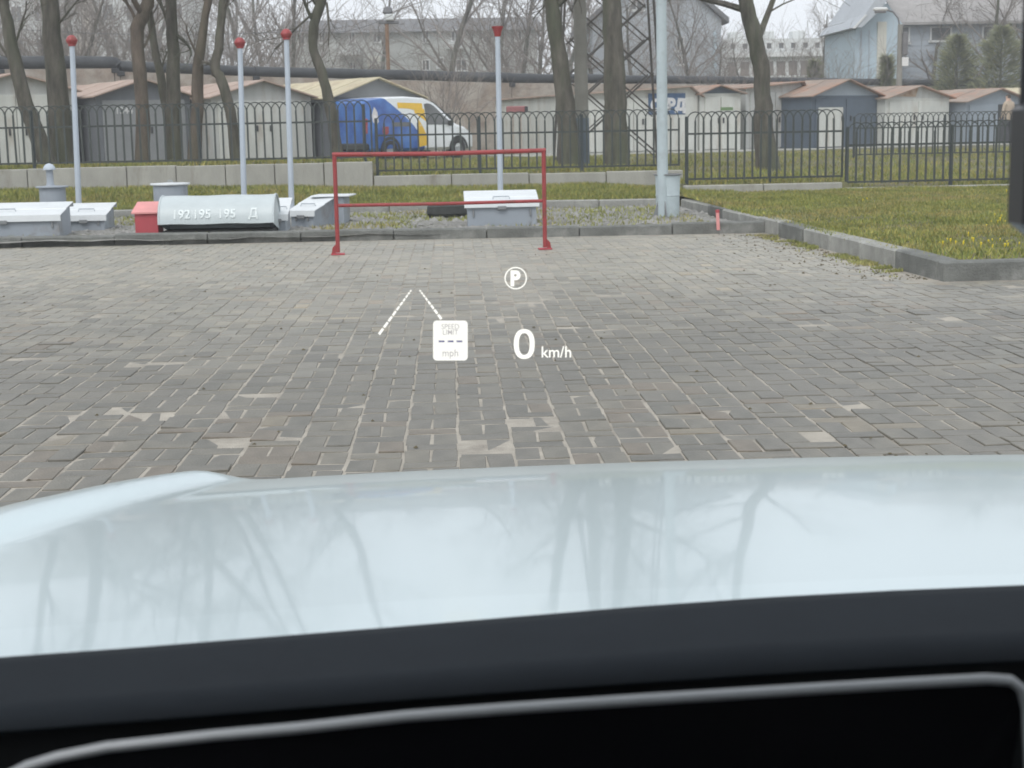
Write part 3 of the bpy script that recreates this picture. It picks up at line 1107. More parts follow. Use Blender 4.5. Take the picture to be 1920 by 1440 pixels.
# lamp post and bin
p = gnd(1243, 401, 0.10)
LPY = p.y
t = thing('lamp_post', 'pale galvanised lamp post standing in the gravel beside the steel bin', 'lamp post', (p.x, LPY, 0.05))
b = MB()
tl = -0.035
b.tube([(0, 0, 0), (tl * 0.5, 0, 3.0), (tl, 0, 6.5)], [0.070, 0.062, 0.050], 20)
b.build('shaft', M['galv'], t, True)
b = MB()
b.tube([(tl, 0, 6.5), (tl, -0.25, 6.9), (tl, -0.9, 7.05)], 0.03, 10)
b.build('arm', M['galv'], t, True)
b = MB()
b.box((tl, -1.15, 7.06), (0.22, 0.6, 0.12), bev=0.03)
b.build('lamp_head', M['galv'], t)
for k in range(4):
    a_ = k * math.pi / 2 + 0.25
    b = MB()
    b.prism([(0.055, 0.0), (0.145, 0.0), (0.125, 0.05), (0.058, 0.24)], -0.006, 0.006)
    b.build('gusset', M['g_mid'], t, rz=a_)
b = MB()
b.box((0, 0, 0.006), (0.30, 0.30, 0.012), 0.25)
b.build('base_plate', M['g_mid'], t)
p = at(1252, 390, 18.9)
t = thing('steel_bin', 'ribbed galvanised steel bin behind the lamp post', 'bin', (p.x, 18.9, 0.045))
zr = at(1252, 326, 18.9).z - 0.045
b = MB()
b.lathe([(0.145, 0), (0.150, zr * 0.5), (0.155, zr * 0.51), (0.150, zr * 0.53), (0.158, zr - 0.02)], 28)
b.build('body', M['galv'], t, True)
b = MB()
b.lathe([(0.156, -0.02), (0.178, -0.012), (0.178, 0.0), (0.15, 0.002), (0.15, -0.05), (0, -0.06)], 28, (0, 0, zr))
b.build('rim', M['g_mid'], t, True)
# little red stake
p = gnd(1347, 420, 0.11)
t = thing('red_stake', 'short faded red pipe stub beside the lawn kerb', 'stake', (p.x, p.y, 0.045))
b = MB()
b.tube([(0, 0, 0), (-0.012, 0, 0.215)], 0.02, 10)
b.build('stub', M['red_lid'], t, True)
b = MB()
b.tube([(-0.010, 0, 0.19), (-0.0125, 0, 0.222)], 0.023, 10)
b.build('collar', M['red_box'], t, True)


# ------------------------------------------------------------------ trees
def limb(bm, p, d, L, r, lev, maxlev, rg, kids=(7, 6, 5), up=0.25, spread=0.9, minr=0.004, taper=0.35):
    n = (7, 5, 4, 3, 3)[min(lev, 4)]
    sides = (8, 5, 4, 3, 3)[min(lev, 4)]
    pts, rad = [Vector(p)], [r]
    d = Vector(d).normalized()
    for i in range(n):
        d = (d + Vector((rg.gauss(0, 0.13), rg.gauss(0, 0.13), rg.gauss(0, 0.09) + up * 0.12))).normalized()
        pts.append(pts[-1] + d * (L / n))
        rad.append(max(minr, r * (1 - (1 - taper) * (i + 1) / n)))
    bm.tube(pts, rad, sides, cap=False)
    if lev >= maxlev:
        return pts
    for k in range(kids[min(lev, len(kids) - 1)]):
        f = 0.25 + 0.75 * (k + rg.random()) / kids[min(lev, len(kids) - 1)]
        i = min(n - 1, int(f * n))
        q = pts[i].lerp(pts[i + 1], f * n - i)
        dd = (pts[i + 1] - pts[i]).normalized()
        side = dd.orthogonal().normalized()
        side.rotate(Matrix.Rotation(rg.uniform(0, 6.283), 3, dd))
        nd = (dd * (1 - 0.35 * spread) + side * spread * rg.uniform(0.5, 1.0)).normalized()
        limb(bm, q, nd, L * rg.uniform(0.38, 0.62), rad[i] * rg.uniform(0.35, 0.55), lev + 1, maxlev, rg, kids, up, spread, minr, taper)
    return pts


def trunk_tree(label, pix, widths, Y, seed, bark='bark', limbs=(), crown=8, stop=9.0, zoff=0.0):
    """tree whose trunk follows surveyed points (base first), then grows on above them"""
    rg = random.Random(seed)
    base = at(pix[0][0], pix[0][1], Y)
    zb = land(base.x, Y) + zoff
    t = thing('bare_tree', label, 'tree', (base.x, Y, zb - 0.05), group='bare trees behind the fence')
    pts, rad = [], []
    for (pu, pv), w_ in zip(pix, widths):
        q = at(pu, pv, Y)
        pts.append(Vector((q.x - base.x, rg.gauss(0, 0.02), q.z - zb + 0.05)))
        rad.append(w_ / 2 * Y / FPX)
    pts[0].z = -0.1
    # root flare
    pts.insert(1, pts[0].lerp(pts[1], 0.18))
    rad.insert(1, rad[0])
    rad[0] *= 1.35
    d = (pts[-1] - pts[-2]).normalized()
    while pts[-1].z < stop:
        d = (d + Vector((rg.gauss(0, 0.07), rg.gauss(0, 0.07), 0.06))).normalized()
        pts.append(pts[-1] + d * 0.8)
        rad.append(max(0.02, rad[-1] * 0.88))
    # resample with small wobble so that the outline is not a clean taper
    P, Q = [], []
    for i in range(len(pts) - 1):
        for k in range(3):
            f = k / 3
            a0 = pts[max(i - 1, 0)]
            a1, a2 = pts[i], pts[i + 1]
            a3 = pts[min(i + 2, len(pts) - 1)]
            c = 0.5 * ((2 * a1) + (a2 - a0) * f + (2 * a0 - 5 * a1 + 4 * a2 - a3) * f * f + (3 * a1 - a0 - 3 * a2 + a3) * f ** 3)
            P.append(c + Vector((rg.gauss(0, 0.008), 0, 0)))
            Q.append((rad[i] * (1 - f) + rad[i + 1] * f) * rg.uniform(0.95, 1.06))
    b = MB()
    b.tube(P, Q, 14)
    b.build('trunk', M[bark], t, 'all')
    b = MB()
    for (lu0, lv0, lu1, lv1, lw) in limbs:            # limbs that the photo shows
        q0, q1 = at(lu0, lv0, Y), at(lu1, lv1, Y)
        s0 = Vector((q0.x - base.x, 0, q0.z - zb + 0.05))
        s1 = Vector((q1.x - base.x, rg.gauss(0, 0.25), q1.z - zb + 0.05))
        limb(b, s0, s1 - s0, (s1 - s0).length * 1.25, lw / 2 * Y / FPX, 1, 3, rg, (6, 5, 4), 0.15, 0.8, 0.004, 0.5)
    hi = [i for i, q in enumerate(P) if q.z > 2.6]
    for k in range(crown):
        i = hi[int((k + rg.random()) / crown * (len(hi) - 1))]
        a_ = rg.uniform(0, 6.283)
        limb(b, P[i], (math.cos(a_), math.sin(a_), rg.uniform(0.3, 1.1)), rg.uniform(1.6, 3.2), Q[i] * 0.5, 1, 3, rg, (6, 6, 5), 0.2, 0.85, 0.005)
    b.build('branches', M[bark], t)
    return t


trunk_tree('leaning bare trunk at the left picture edge, tilting left', [(92, 303), (70, 255), (48, 195), (27, 110), (14, 40), (2, -20)], [34, 30, 26, 24, 20, 18], 27.6, 1, limbs=[(24, 90, 60, 20, 5), (30, 130, -20, 60, 6)])
trunk_tree('thick straight dark trunk beside the leaning one', [(116, 303), (110, 200), (100, 100), (92, 0), (90, -40)], [44, 38, 34, 31, 30], 28.4, 2, limbs=[(96, 60, 150, 10, 5)])
trunk_tree('knobbly trunk with a stub where it forks right', [(268, 303), (266, 200), (260, 110), (258, 55), (272, 20), (286, -20)], [27, 25, 24, 24, 23, 22], 28.0, 3, 'bark_brown', limbs=[(258, 50, 242, -10, 8), (264, 95, 300, 40, 6)])
trunk_tree('slanting thin trunk behind the straight pair, tilting left', [(322, 303), (310, 200), (296, 120), (284, 50), (272, -20)], [17, 16, 14, 13, 12], 29.4, 4, limbs=[(300, 135, 312, 108, 6)])
trunk_tree('straight grey trunk fourth from the picture left', [(328, 303), (326, 200), (324, 100), (321, 0), (320, -40)], [30, 26, 23, 20, 19], 28.6, 5, limbs=[(324, 95, 276, -10, 8), (330, 65, 372, 110, 7)])
trunk_tree('reddish brown trunk bending right near its top', [(362, 303), (370, 200), (373, 120), (382, 50), (392, -20)], [26, 22, 19, 15, 13], 28.2, 6, 'bark_brown', limbs=[(372, 118, 352, 60, 6)])
trunk_tree('dark trunk with an elbow beside the reddish one', [(444, 303), (432, 210), (415, 150), (404, 128), (412, 70), (420, 0), (424, -30)], [20, 20, 19, 18, 16, 15, 14], 28.0, 7, limbs=[(414, 30, 446, -10, 7), (404, 125, 384, 115, 9)])
trunk_tree('crooked trunk in front of the blue van tail', [(634, 303), (624, 230), (612, 165), (598, 125), (588, 92), (590, 45), (602, 0), (608, -30)], [24, 22, 19, 18, 17, 18, 20, 18], 27.4, 8, limbs=[(588, 40, 566, -10, 8), (592, 20, 548, 90, 5), (612, 5, 622, 70, 5)], crown=10)
trunk_tree('thick dark trunk left of the concrete pole', [(1072, 303), (1062, 220), (1053, 140), (1042, 60), (1034, 0), (1030, -30)], [46, 36, 31, 28, 27, 26], 29.6, 9)
trunk_tree('thickest straight trunk in front of the lattice mast', [(1156, 303), (1154, 220), (1152, 140), (1149, 60), (1147, 0), (1146, -30)], [52, 43, 39, 36, 34, 33], 29.0, 10)
trunk_tree('bent trunk standing alone in front of the pale garages', [(1442, 303), (1432, 240), (1430, 180), (1426, 120), (1412, 65), (1402, 20), (1396, -20)], [46, 36, 31, 30, 29, 27, 26], 31.0, 11, limbs=[])

# generic bare trees far behind, three kinds
KINDS = []
for sd_ in (21, 22, 23, 24):
    rg = random.Random(sd_)
    bt_, bc = MB(), MB()
    if sd_ < 24:
        pts = []
        p_ = Vector((0, 0, -0.2))
        d_ = Vector((0, 0, 1))
        H = rg.uniform(8.5, 10.5)
        for i in range(10):
            pts.append(p_.copy())
            d_ = (d_ + Vector((rg.gauss(0, 0.06), rg.gauss(0, 0.06), 0))).normalized()
            p_ = p_ + d_ * H / 10
        rad = [0.17 * (1 - 0.085 * i) for i in range(10)]
        bt_.tube(pts, rad, 8)
        for k in range(15):
            i = 2 + int(7.5 * (k + rg.random()) / 15)
            i = min(i, 8)
            a_ = rg.uniform(0, 6.283)
            limb(bc, pts[i], (math.cos(a_), math.sin(a_), rg.uniform(0.6, 1.6)), rg.uniform(2.2, 4.0) * (1.15 - 0.05 * i), rad[i] * 0.55, 1, 3, rg, (9, 7, 6), 0.25, 0.8, 0.008)
    else:
        # many-stemmed scrub
        for k in range(9):
            a_ = rg.uniform(0, 6.283)
            limb(bc, (0.3 * math.cos(a_), 0.3 * math.sin(a_), -0.1), (0.35 * math.cos(a_), 0.35 * math.sin(a_), 1), rg.uniform(3, 4.6), 0.035, 1, 3, rg, (8, 6, 5), 0.25, 0.7, 0.006)
        bt_.tube([(0, 0, -0.2), (0, 0, 0.6)], [0.16, 0.08], 7)
    KINDS.append((bt_.mesh('trunk', M['bark'], 'all'), bc.mesh('branches', M['twig'])))
MT = bpy.data.meshes


def far_tree(u, Y, kind, s, label, z=None, rot=None):
    p_ = at(u, 250, Y)
    t = thing('bare_tree', label, 'tree', (p_.x, Y, land(p_.x, Y) if z is None else z), group='bare trees beyond the garages')
    r_ = rng.uniform(0, 6.283) if rot is None else rot
    put('trunk', KINDS[kind][0], t, rot=(0, 0, r_), scale=(s, s, s))
    put('branches', KINDS[kind][1], t, rot=(0, 0, r_), scale=(s, s, s))
    return t


MARKS = [(-100, 'above the leftmost garage'), (150, 'above the numbered garage'), (370, 'above the pale garage'), (590, 'above the garage behind the van'),
         (750, 'right of the rusty lamp pole'), (950, 'left of the lattice mast'), (1090, 'behind the lattice mast'), (1240, 'before the blue-grey gabled house'), (1370, 'near the white office block'), (1700, 'before the grey wing of the blue house')]
ORD = ['first', 'second', 'third', 'fourth', 'fifth', 'sixth', 'seventh', 'eighth', 'ninth', 'tenth']
FAR = [(-30, 66, 0, 1.0), (62, 62, 2, 0.8), (150, 63, 1, 0.85), (185, 72, 0, 1.05), (240, 84, 1, 1.2), (300, 66, 0, 0.8), 
                     (478, 80, 2, 1.1), (560, 72, 2, 1.0), (520, 92, 0, 1.3), (845, 80, 1, 1.25), 
                     (915, 88, 2, 1.3), (1010, 78, 0, 1.1), (965, 92, 2, 1.3), (1120, 82, 1, 1.0), (1200, 76, 0, 0.9), (1300, 80, 1, 0.9), (1335, 70, 0, 0.6), (1395, 84, 1, 0.65), (1545, 90, 2, 0.8), (1740, 74, 1, 0.75), (1830, 72, 0, 1.0), (1890, 78, 2, 1.1), (1940, 74, 1, 1.1), (280, 90, 1, 1.3), (110, 92, 2, 1.3), (420, 95, 0, 1.3), (700, 100, 2, 1.2), (1060, 100, 1, 1.3)]
FAR.sort()
cnt = {}
for (u, Y, k, s) in FAR:
    mk = [m_ for m_ in MARKS if m_[0] <= u][-1][1]
    cnt[mk] = cnt.get(mk, -1) + 1
    far_tree(u, Y, k, s, '%s hazy bare tree from the left %s' % (ORD[cnt[mk]], mk))
scrub = [(840, 47.5, 3, 0.72, 'tan many-stemmed bare shrub against the old wall behind the van'), (1345, 60, 3, 0.75, 'dry tan shrub poking above the roof of the garage with the green plate'),
         (1480, 66, 3, 1.0, 'wispy upright bare shrub before the white office block'), (1575, 68, 3, 0.9, 'wispy bare shrub at the corner of the pale blue house'),
         (10, 62, 3, 1.35, 'bushy bare shrub above the leftmost garage roof'), (155, 66, 3, 1.5, 'bushy bare shrub behind the first ball-capped breather pipe'), (232, 63, 3, 1.3, 'bushy bare shrub between the first breather pipe and the knobbly trunk'),
         (350, 66, 3, 1.45, 'bushy bare shrub between the straight grey and reddish trunks'), (470, 64, 3, 1.4, 'bushy bare shrub right of the second ball-capped breather pipe'), (565, 70, 3, 1.5, 'bushy bare shrub left of the crooked trunk'),
         (985, 68, 3, 1.4, 'bushy bare shrub right of the cup-capped breather pipe'), (1255, 70, 3, 1.2, 'bushy bare shrub right of the pale lamp post')]
for (u, Y, k, s, lb) in scrub:
    far_tree(u, Y, k, s, lb)['group'] = 'bare shrubs'

# two conifers by the blue house
def conifer(label, u, Y, vtop, wpx):
    p_ = at(u, 250, Y)
    z0 = land(p_.x, Y)
    H = at(u, vtop, Y).z - z0
    W = wpx / 2 * Y / FPX
    t = thing('conifer', label, 'tree', (p_.x, Y, z0))
    b = MB()
    b.tube([(0, 0, -0.1), (0, 0, H * 0.9)], [0.11, 0.03], 8)
    b.build('trunk', M['bark'], t)
    rg = random.Random(int(u))
    V, F, T = [], [], []
    for i in range(3800):
        f = rg.random() ** 0.75
        z = H * (0.05 + 0.95 * f)
        rmax = W * (1 - f) ** 0.6 * (0.85 + 0.5 * noise.noise((u, f * 9, 3)))
        a_ = rg.uniform(0, 6.283)
        rr_ = rmax * math.sqrt(rg.random()) * (1 + 0.9 * noise.noise((math.cos(a_) * 2.6, math.sin(a_) * 2.6, f * 9 + u)))
        c = Vector((rr_ * math.cos(a_), rr_ * math.sin(a_), z))
        o_ = Vector((math.cos(a_), math.sin(a_), rg.uniform(0.1, 0.9))).normalized()
        s_ = o_.orthogonal().normalized() * rg.uniform(0.015, 0.04)
        l_ = rg.uniform(0.15, 0.5)
        k0 = len(V)
        V += [c - s_, c + s_, c + o_ * l_]
        F.append((k0, k0 + 1, k0 + 2))
        tt = rg.choice(((0.8, 0.85, 0.8), (1, 1, 1), (1.3, 1.25, 1.0)))
        T += [*tt, 1] * 3
    me = bpy.data.meshes.new('crown')
    me.from_pydata(V, [], F)
    me.materials.append(M['needles'])
    at_ = me.attributes.new('tint', 'FLOAT_COLOR', 'POINT')
    at_.data.foreach_set('color', T)
    put('crown', me, t)


conifer('pointed olive conifer in front of the grey siding wall', 1790, 69, 68, 135)
conifer('broad olive conifer beside the picture right edge', 1872, 68, 52, 160)
conifer('tiny dark conifer at the corner of the blue house', 1660, 68, 108, 26)
conifer('small rounded conifer before the white office block', 1525, 70, 116, 34)

# ------------------------------------------------------------------ concrete pole, lattice mast, rusty lamp, street lamp
p = at(1092, 285, 30.6)
t = thing('concrete_pole', 'round concrete pole with blue-grey painted foot between the thick trunks', 'pole', (p.x, 30.6, land(p.x, 30.6) - 0.03))
b = MB()
b.tube([(0, 0, 0), (-0.02, 0, 3.2), (-0.06, 0, 9.0)], [0.145, 0.128, 0.10], 20)
b.build('shaft', M['pole_concrete'], t, True)
b = MB()
b.tube([(0, 0, 0.01), (-0.003, 0, 0.98)], [0.149, 0.144], 20)
b.build('painted_foot', M['blue_band'], t, True)

MY = 33.5
ml, mr = at(1054, 220, MY), at(1236, 220, MY)
tl_, tr_ = at(1070, 0, MY), at(1206, 0, MY)
zb = land((ml.x + mr.x) / 2, MY)
t = thing('lattice_mast', 'dark steel lattice mast behind the thick trunks and lamp post', 'mast', ((ml.x + mr.x) / 2, MY, zb))
cx_ = (ml.x + mr.x) / 2
zm, zt = (ml.z + mr.z) / 2 - zb, (tl_.z + tr_.z) / 2 - zb
hw = lambda z: max(0.45, ((mr.x - ml.x) / 2) + (((tr_.x - tl_.x) / 2) - ((mr.x - ml.x) / 2)) * (z - zm) / (zt - zm))
ZT = 12.0
crn = lambda sx, sy, z: Vector((sx * hw(z), 0.5 * sy * hw(z) + 0.6, z))
for sx in (-1, 1):
    for sy in (-1, 1):
        b = MB()
        b.tube([crn(sx, sy, -0.1), crn(sx, sy, ZT)], 0.035, 4)
        b.build('leg', M['lattice'], t)
zl = 0.05
while zl < ZT - 1.2:
    st_ = max(0.5, 0.95 * hw(zl) / hw(0))
    zn = zl + 2 * st_
    for (a0, a1) in (((-1, -1), (1, -1)), ((-1, 1), (1, 1))):
        for (c0, c1) in ((a0, a1), (a1, a0)):
            b = MB()
            b.tube([crn(*c0, zl), crn(*c1, zn)], 0.026 if a0[1] < 0 else 0.018, 4)
            b.build('brace', M['lattice'], t)
    zl += st_

p = at(728, 130, 66)
t = thing('rusty_lamp_pole', 'thin rusty pole with a floodlight bar rising over the old wall', 'lamp pole', (p.x, 66, 0.4))
zt = at(728, 45, 66).z - 0.4
b = MB()
b.tube([(0, 0, 0), (0, 0, zt)], 0.085, 10)
b.build('pole', M['rusty_pole'], t)
b = MB()
b.box((0.1, 0, zt + 0.06), (0.85, 0.2, 0.12), bev=0.02)
b.build('cross_bar', M['slate'], t)
b = MB()
b.box((0.12, -0.1, zt + 0.27), (0.36, 0.3, 0.26), bev=0.03)
fl = b.build('floodlight', M['far_white'], t)
b = MB()
b.lathe([(0.15, 0), (0.22, 0.1), (0.17, 0.3), (0, 0.36)], 12, (0.05, 0.15, zt + 0.40))
b.build('nest', M['slate'], t)

p = at(1686, 148, 60)
t = thing('street_lamp', 'dark street lamp with curved arm before the pale blue house', 'street lamp', (p.x, 60, 0.4))
zt = at(1686, 46, 60).z - 0.4
b = MB()
b.tube([(0, 0, 0), (0, 0, zt)], [0.13, 0.10], 12)
b.build('pole', M['pole_concrete'], t, True)
b = MB()
q = at(1660, 18, 60)
b.tube([(0, 0, zt - 0.2), (-0.1, 0, zt + 0.25), (-0.32, 0, zt + 0.5), (q.x - p.x, 0, q.z - 0.4)], 0.035, 8)
b.build('arm', M['slate'], t, True)
b = MB()
b.box((q.x - p.x - 0.2, 0, q.z - 0.38), (0.55, 0.26, 0.14), bev=0.045)
b.build('lamp_head', M['far_white'], t)
b = MB()
b.box((q.x - p.x - 0.2, 0, q.z - 0.49), (0.42, 0.2, 0.08), bev=0.02)
b.build('lens', M['slate'], t)
b = MB()
b.box((0.16, -0.1, zt - 0.75), (0.2, 0.25, 0.9), bev=0.03)
b.build('junction_box', M['slate'], t)
b = MB()
b.box((0.18, -0.14, zt - 1.45), (0.26, 0.05, 0.34), bev=0.01)
b.build('notice_plate', M['frame_white'], t)

# ------------------------------------------------------------------ garages
ROW_P, LINE_A, ROW_A = (-2.3, 45.0), R(20), R(32)     # garages stand in a sawtooth along the row
GD = Vector((math.cos(ROW_A), math.sin(ROW_A), 0))
GB = Vector((-math.sin(ROW_A), math.cos(ROW_A), 0))


def garage(label, u0, u1, ve, vr, vb, wall, door, gable, roof, depth=6.0, set_back=0.0, doors=2, ridge_f=0.5, over=0.14, ang=None):
    """gabled sheet-metal garage; u0,u1 its front corners, ve eaves, vr ridge, vb base"""
    ang = ROW_A if ang is None else ang
    base = (ROW_P[0] + GB.x * set_back, ROW_P[1] + GB.y * set_back)
    p0 = on_line(u0, vb, base, LINE_A)
    base = (p0.x, p0.y)
    p1 = on_line(u1, vb, base, ang)
    W = (Vector((p1.x, p1.y, 0)) - Vector((p0.x, p0.y, 0))).length
    zb = land(p0.x, p0.y) - 0.02
    ze = on_line((u0 + u1) / 2, ve, base, ang).z - zb
    zr = on_line((u0 + u1) / 2, vr, base, ang).z - zb
    t = thing('garage', label, 'garage', (p0.x, p0.y, zb), ang, group='sheet metal garages in the row')
    xr = W * ridge_f
    b = MB()
    b.add([(0, 0, 0), (W, 0, 0), (W, depth, 0), (0, depth, 0), (0, 0, ze), (W, 0, ze), (W, depth, ze), (0, depth, ze)],
          [(0, 1, 5, 4), (1, 2, 6, 5), (2, 3, 7, 6), (3, 0, 4, 7), (0, 3, 2, 1)])
    b.build('wall', wall, t)
    b = MB()
    b.prism([(0, ze), (W, ze), (xr, zr)], 0.0, 0.03)
    b.build('gable', gable, t)
    b = MB()
    b.prism([(0, ze), (W, ze), (xr, zr)], depth - 0.03, depth)
    b.build('rear_gable', gable, t)
    rf = None
    for (xa, za, xb, zb2) in ((-over, ze - over * (zr - ze) / max(xr, 0.1), xr, zr), (xr, zr, W + over, ze - over * (zr - ze) / max(W - xr, 0.1))):
        b = MB()
        y0, y1 = -0.22, depth + 0.15
        n = 6
        for i in range(n):
            ya, yb = y0 + (y1 - y0) * i / n, y0 + (y1 - y0) * (i + 1) / n
            lift = 0.012 * (i % 2)
            vs = [(xa, ya, za + lift), (xb, ya, zb2 + lift), (xb, yb + 0.03, zb2 + lift), (xa, yb + 0.03, za + lift)]
            vs += [(v_[0], v_[1], v_[2] + 0.04) for v_ in vs]
            b.add(vs, [(0, 3, 2, 1), (4, 5, 6, 7), (0, 1, 5, 4), (1, 2, 6, 5), (2, 3, 7, 6), (3, 0, 4, 7)])
        b.build('roof_slope', roof, t)
    for i in range(doors):
        m_ = 0.16
        dw = (W - 2 * m_) / doors
        dm = door[i] if isinstance(door, (list, tuple)) else door
        b = MB()
        b.box((m_ + dw * (i + 0.5), -0.022, 0.05 + (ze - 0.14) / 2), (dw - 0.03, 0.044, ze - 0.18), bev=0.01)
        dr = b.build('door', dm, t)
        b = MB()
        b.box((m_ + dw * (i + 0.5) + (0.35 if i == 0 else -0.35) * dw, -0.06, 1.0), (0.05, 0.03, 0.18))
        b.build('handle', M['dark'], dr)
    return t, W, ze, zr


garage('pale grey garage at the picture left edge behind the leaning trunk', -80, 149, 170, 139, 304, M['g_pale'], M['g_white'], M['g_pale'], M['pink_roof'])
g2, W2, ze2, zr2 = garage('dark grey garage with faded red roof and painted number', 186, 362, 180, 150, 303, M['g_dark'], [M['g_mid'], M['g_mid']], M['g_dark'], M['pink_roof'])
tm = text_mesh('1344', 0.26, M['graffiti_white'], 0.004, 0.002)
put('painted_number', tm, g2, (W2 * 0.19, -0.050, ze2 - 0.48), (R(90), 0, 0))
garage('pale garage with faded red roof behind the tall breather pipe', 402, 587, 182, 152, 302, M['g_pale'], M['g_white'], M['g_pale'], M['pink_roof'])
garage('dark grey garage with cream roof behind the van', 626, 792, 182, 147, 301, M['g_dark'], M['g_dark'], M['g_mid'], M['cream_roof'])
gr1, Wg, zeg, zrg = garage('long white garage with faded red roof and blue graffiti', 1062, 1308, 178, 164, 284, M['g_white'], M['g_white'], M['g_white'], M['pink_roof'], set_back=0.5, ridge_f=0.93, ang=LINE_A)
b = MB()
gq = on_line(1249, 195, (gr1.location.x, gr1.location.y), LINE_A)
GX = (Vector((gq.x, gq.y, 0)) - Vector((gr1.location.x, gr1.location.y, 0))).length
GZ = gq.z - gr1.location.z
b.box((GX, -0.052, GZ), (1.35, 0.012, 0.68), bev=0.005)
gp = b.build('graffiti_panel', M['graffiti_blue'], gr1)
for (tx_, body) in ((-0.52, 'С'), (-0.26, 'У'), (0.0, 'Р'), (0.26, 'Д')):
    put('graffiti_letter', text_mesh(body, 0.46, M['graffiti_white'], 0.035, 0.004), gp, (GX + tx_ * 1.15, -0.062, GZ - 0.18 + rng.uniform(-0.03, 0.03)), (R(90), rng.uniform(-0.1, 0.1), 0))
g5, W5, ze5, _ = garage('white garage with dark gable and a small green plate', 1312, 1388, 175, 161, 283, M['g_white'], M['g_white'], M['g_navy'], M['rust_roof'], set_back=0.45, ridge_f=0.45, ang=LINE_A)
b = MB()
b.box((W5 * 0.64, -0.05, ze5 - 0.50), (0.46, 0.012, 0.10))
b.build('green_plate', M['green'], g5)
garage('pale green-grey garage with shallow rusty roof behind the bent trunk', 1398, 1504, 166, 154, 283, M['g_pale'], M['g_pale'], M['g_pale'], M['rust_roof'], set_back=0.9, ridge_f=0.95)
g7, W7, ze7, _ = garage('blue-grey garage with dark doors and a white sheet on one leaf', 1520, 1645, 179, 150, 283, M['g_navy'], M['g_navy'], M['g_blue'], M['rust_roof'], set_back=-0.2)
b = MB()
b.box((W7 * 0.27, -0.052, 0.72), (W7 * 0.36, 0.012, 1.30), bev=0.004)
b.build('white_sheet', M['g_white'], g7)
g8, W8, ze8, zr8 = garage('white garage with rust-stained gable', 1658, 1777, 184, 162, 281, M['g_white'], M['g_white'], M['g_pale'], M['rust_roof'], set_back=0.1, ridge_f=0.5)
b = MB()
b.add([(W8 * 0.18, -0.012, ze8 + 0.06), (W8 * 0.46, -0.012, ze8 + 0.04), (W8 * 0.50, -0.012, zr8 - 0.06), (W8 * 0.42, -0.012, zr8 - 0.10)], [(0, 1, 2, 3)])
b.add([(W8 * 0.18, -0.004, ze8 + 0.06), (W8 * 0.46, -0.004, ze8 + 0.04), (W8 * 0.50, -0.004, zr8 - 0.06), (W8 * 0.42, -0.004, zr8 - 0.10)], [(3, 2, 1, 0)])
b.build('rust_patch', M['rust'], g8)
garage('grey garage with a dark doorway where a person stands', 1808, 1925, 190, 167, 276, M['g_blue'], [M['g_blue'], M['dark']], M['g_blue'], M['rust_roof'], set_back=0.4)  # right leaf is a dark sheet standing in for the unlit open doorway
garage('garage with long cream roof cut by the right picture edge', 1935, 2080, 186, 162, 276, M['g_pale'], M['g_pale'], M['g_pale'], M['cream_roof'], set_back=1.5)

LD, LN = Vector((math.cos(LINE_A), math.sin(LINE_A), 0)), Vector((-math.sin(LINE_A), math.cos(LINE_A), 0))
b = MB()
rows = []
for k in range(30):
    c_ = Vector((ROW_P[0], ROW_P[1], 0)) + LD * (4 + 0.9 * k)
    rows.append([])
    for d_ in (-2.6, -1.6, -0.6, 2.0):
        q = c_ + LN * (d_ + 0.25 * noise.noise((k * 0.5, d_, 2)))
        rows[-1].append((q.x, q.y, land(q.x, q.y) + 0.012))
b.grid([list(reversed(r_)) for r_ in rows])
tag(b.build('path', M['concrete'], smooth='all'), kind='structure')

# ------------------------------------------------------------------ old wall with the black lagged pipe on top
WA = R(27)
wp0 = at(0, 250, 50.5)
WPT = (wp0.x, wp0.y)
WD = Vector((math.cos(WA), math.sin(WA), 0))
t = thing('old_wall', 'long weathered brick wall behind the garages', 'wall', (wp0.x, wp0.y, 0.3), WA)


def wz(u, v):
    q = on_line(u, v, WPT, WA)
    return (Vector((q.x, q.y, 0)) - Vector((wp0.x, wp0.y, 0))).dot(WD), q.z - 0.3


stations = [(-160, 126, 104), (0, 133, 108), (215, 131, 108), (226, 137, 117), (480, 146, 127), (700, 152, 133), (960, 158, 139), (1150, 159, 143), (1400, 161, 147), (1700, 164, 151), (2000, 166, 154)]
for k in range(len(stations) - 1):
    (ua, va, _), (ub, vb_, _) = stations[k], stations[k + 1]
    xa, za = wz(ua, va)
    xb, zb_ = wz(ub, vb_)
    b = MB()
    b.add([(xa, 0, 0), (xb - 0.03, 0, 0), (xb - 0.03, 0.4, 0), (xa, 0.4, 0), (xa, 0, za + 0.05), (xb - 0.03, 0, zb_ + 0.05), (xb - 0.03, 0.4, zb_ + 0.05), (xa, 0.4, za + 0.05)],
          [(0, 3, 2, 1), (4, 5, 6, 7), (0, 1, 5, 4), (1, 2, 6, 5), (2, 3, 7, 6), (3, 0, 4, 7)])
    b.build('wall_bay', M['old_brick'], t)
pt = thing('lagged_pipe', 'long black lagged pipe running along the top of the old wall', 'pipe', (wp0.x, wp0.y, 0.3), WA)
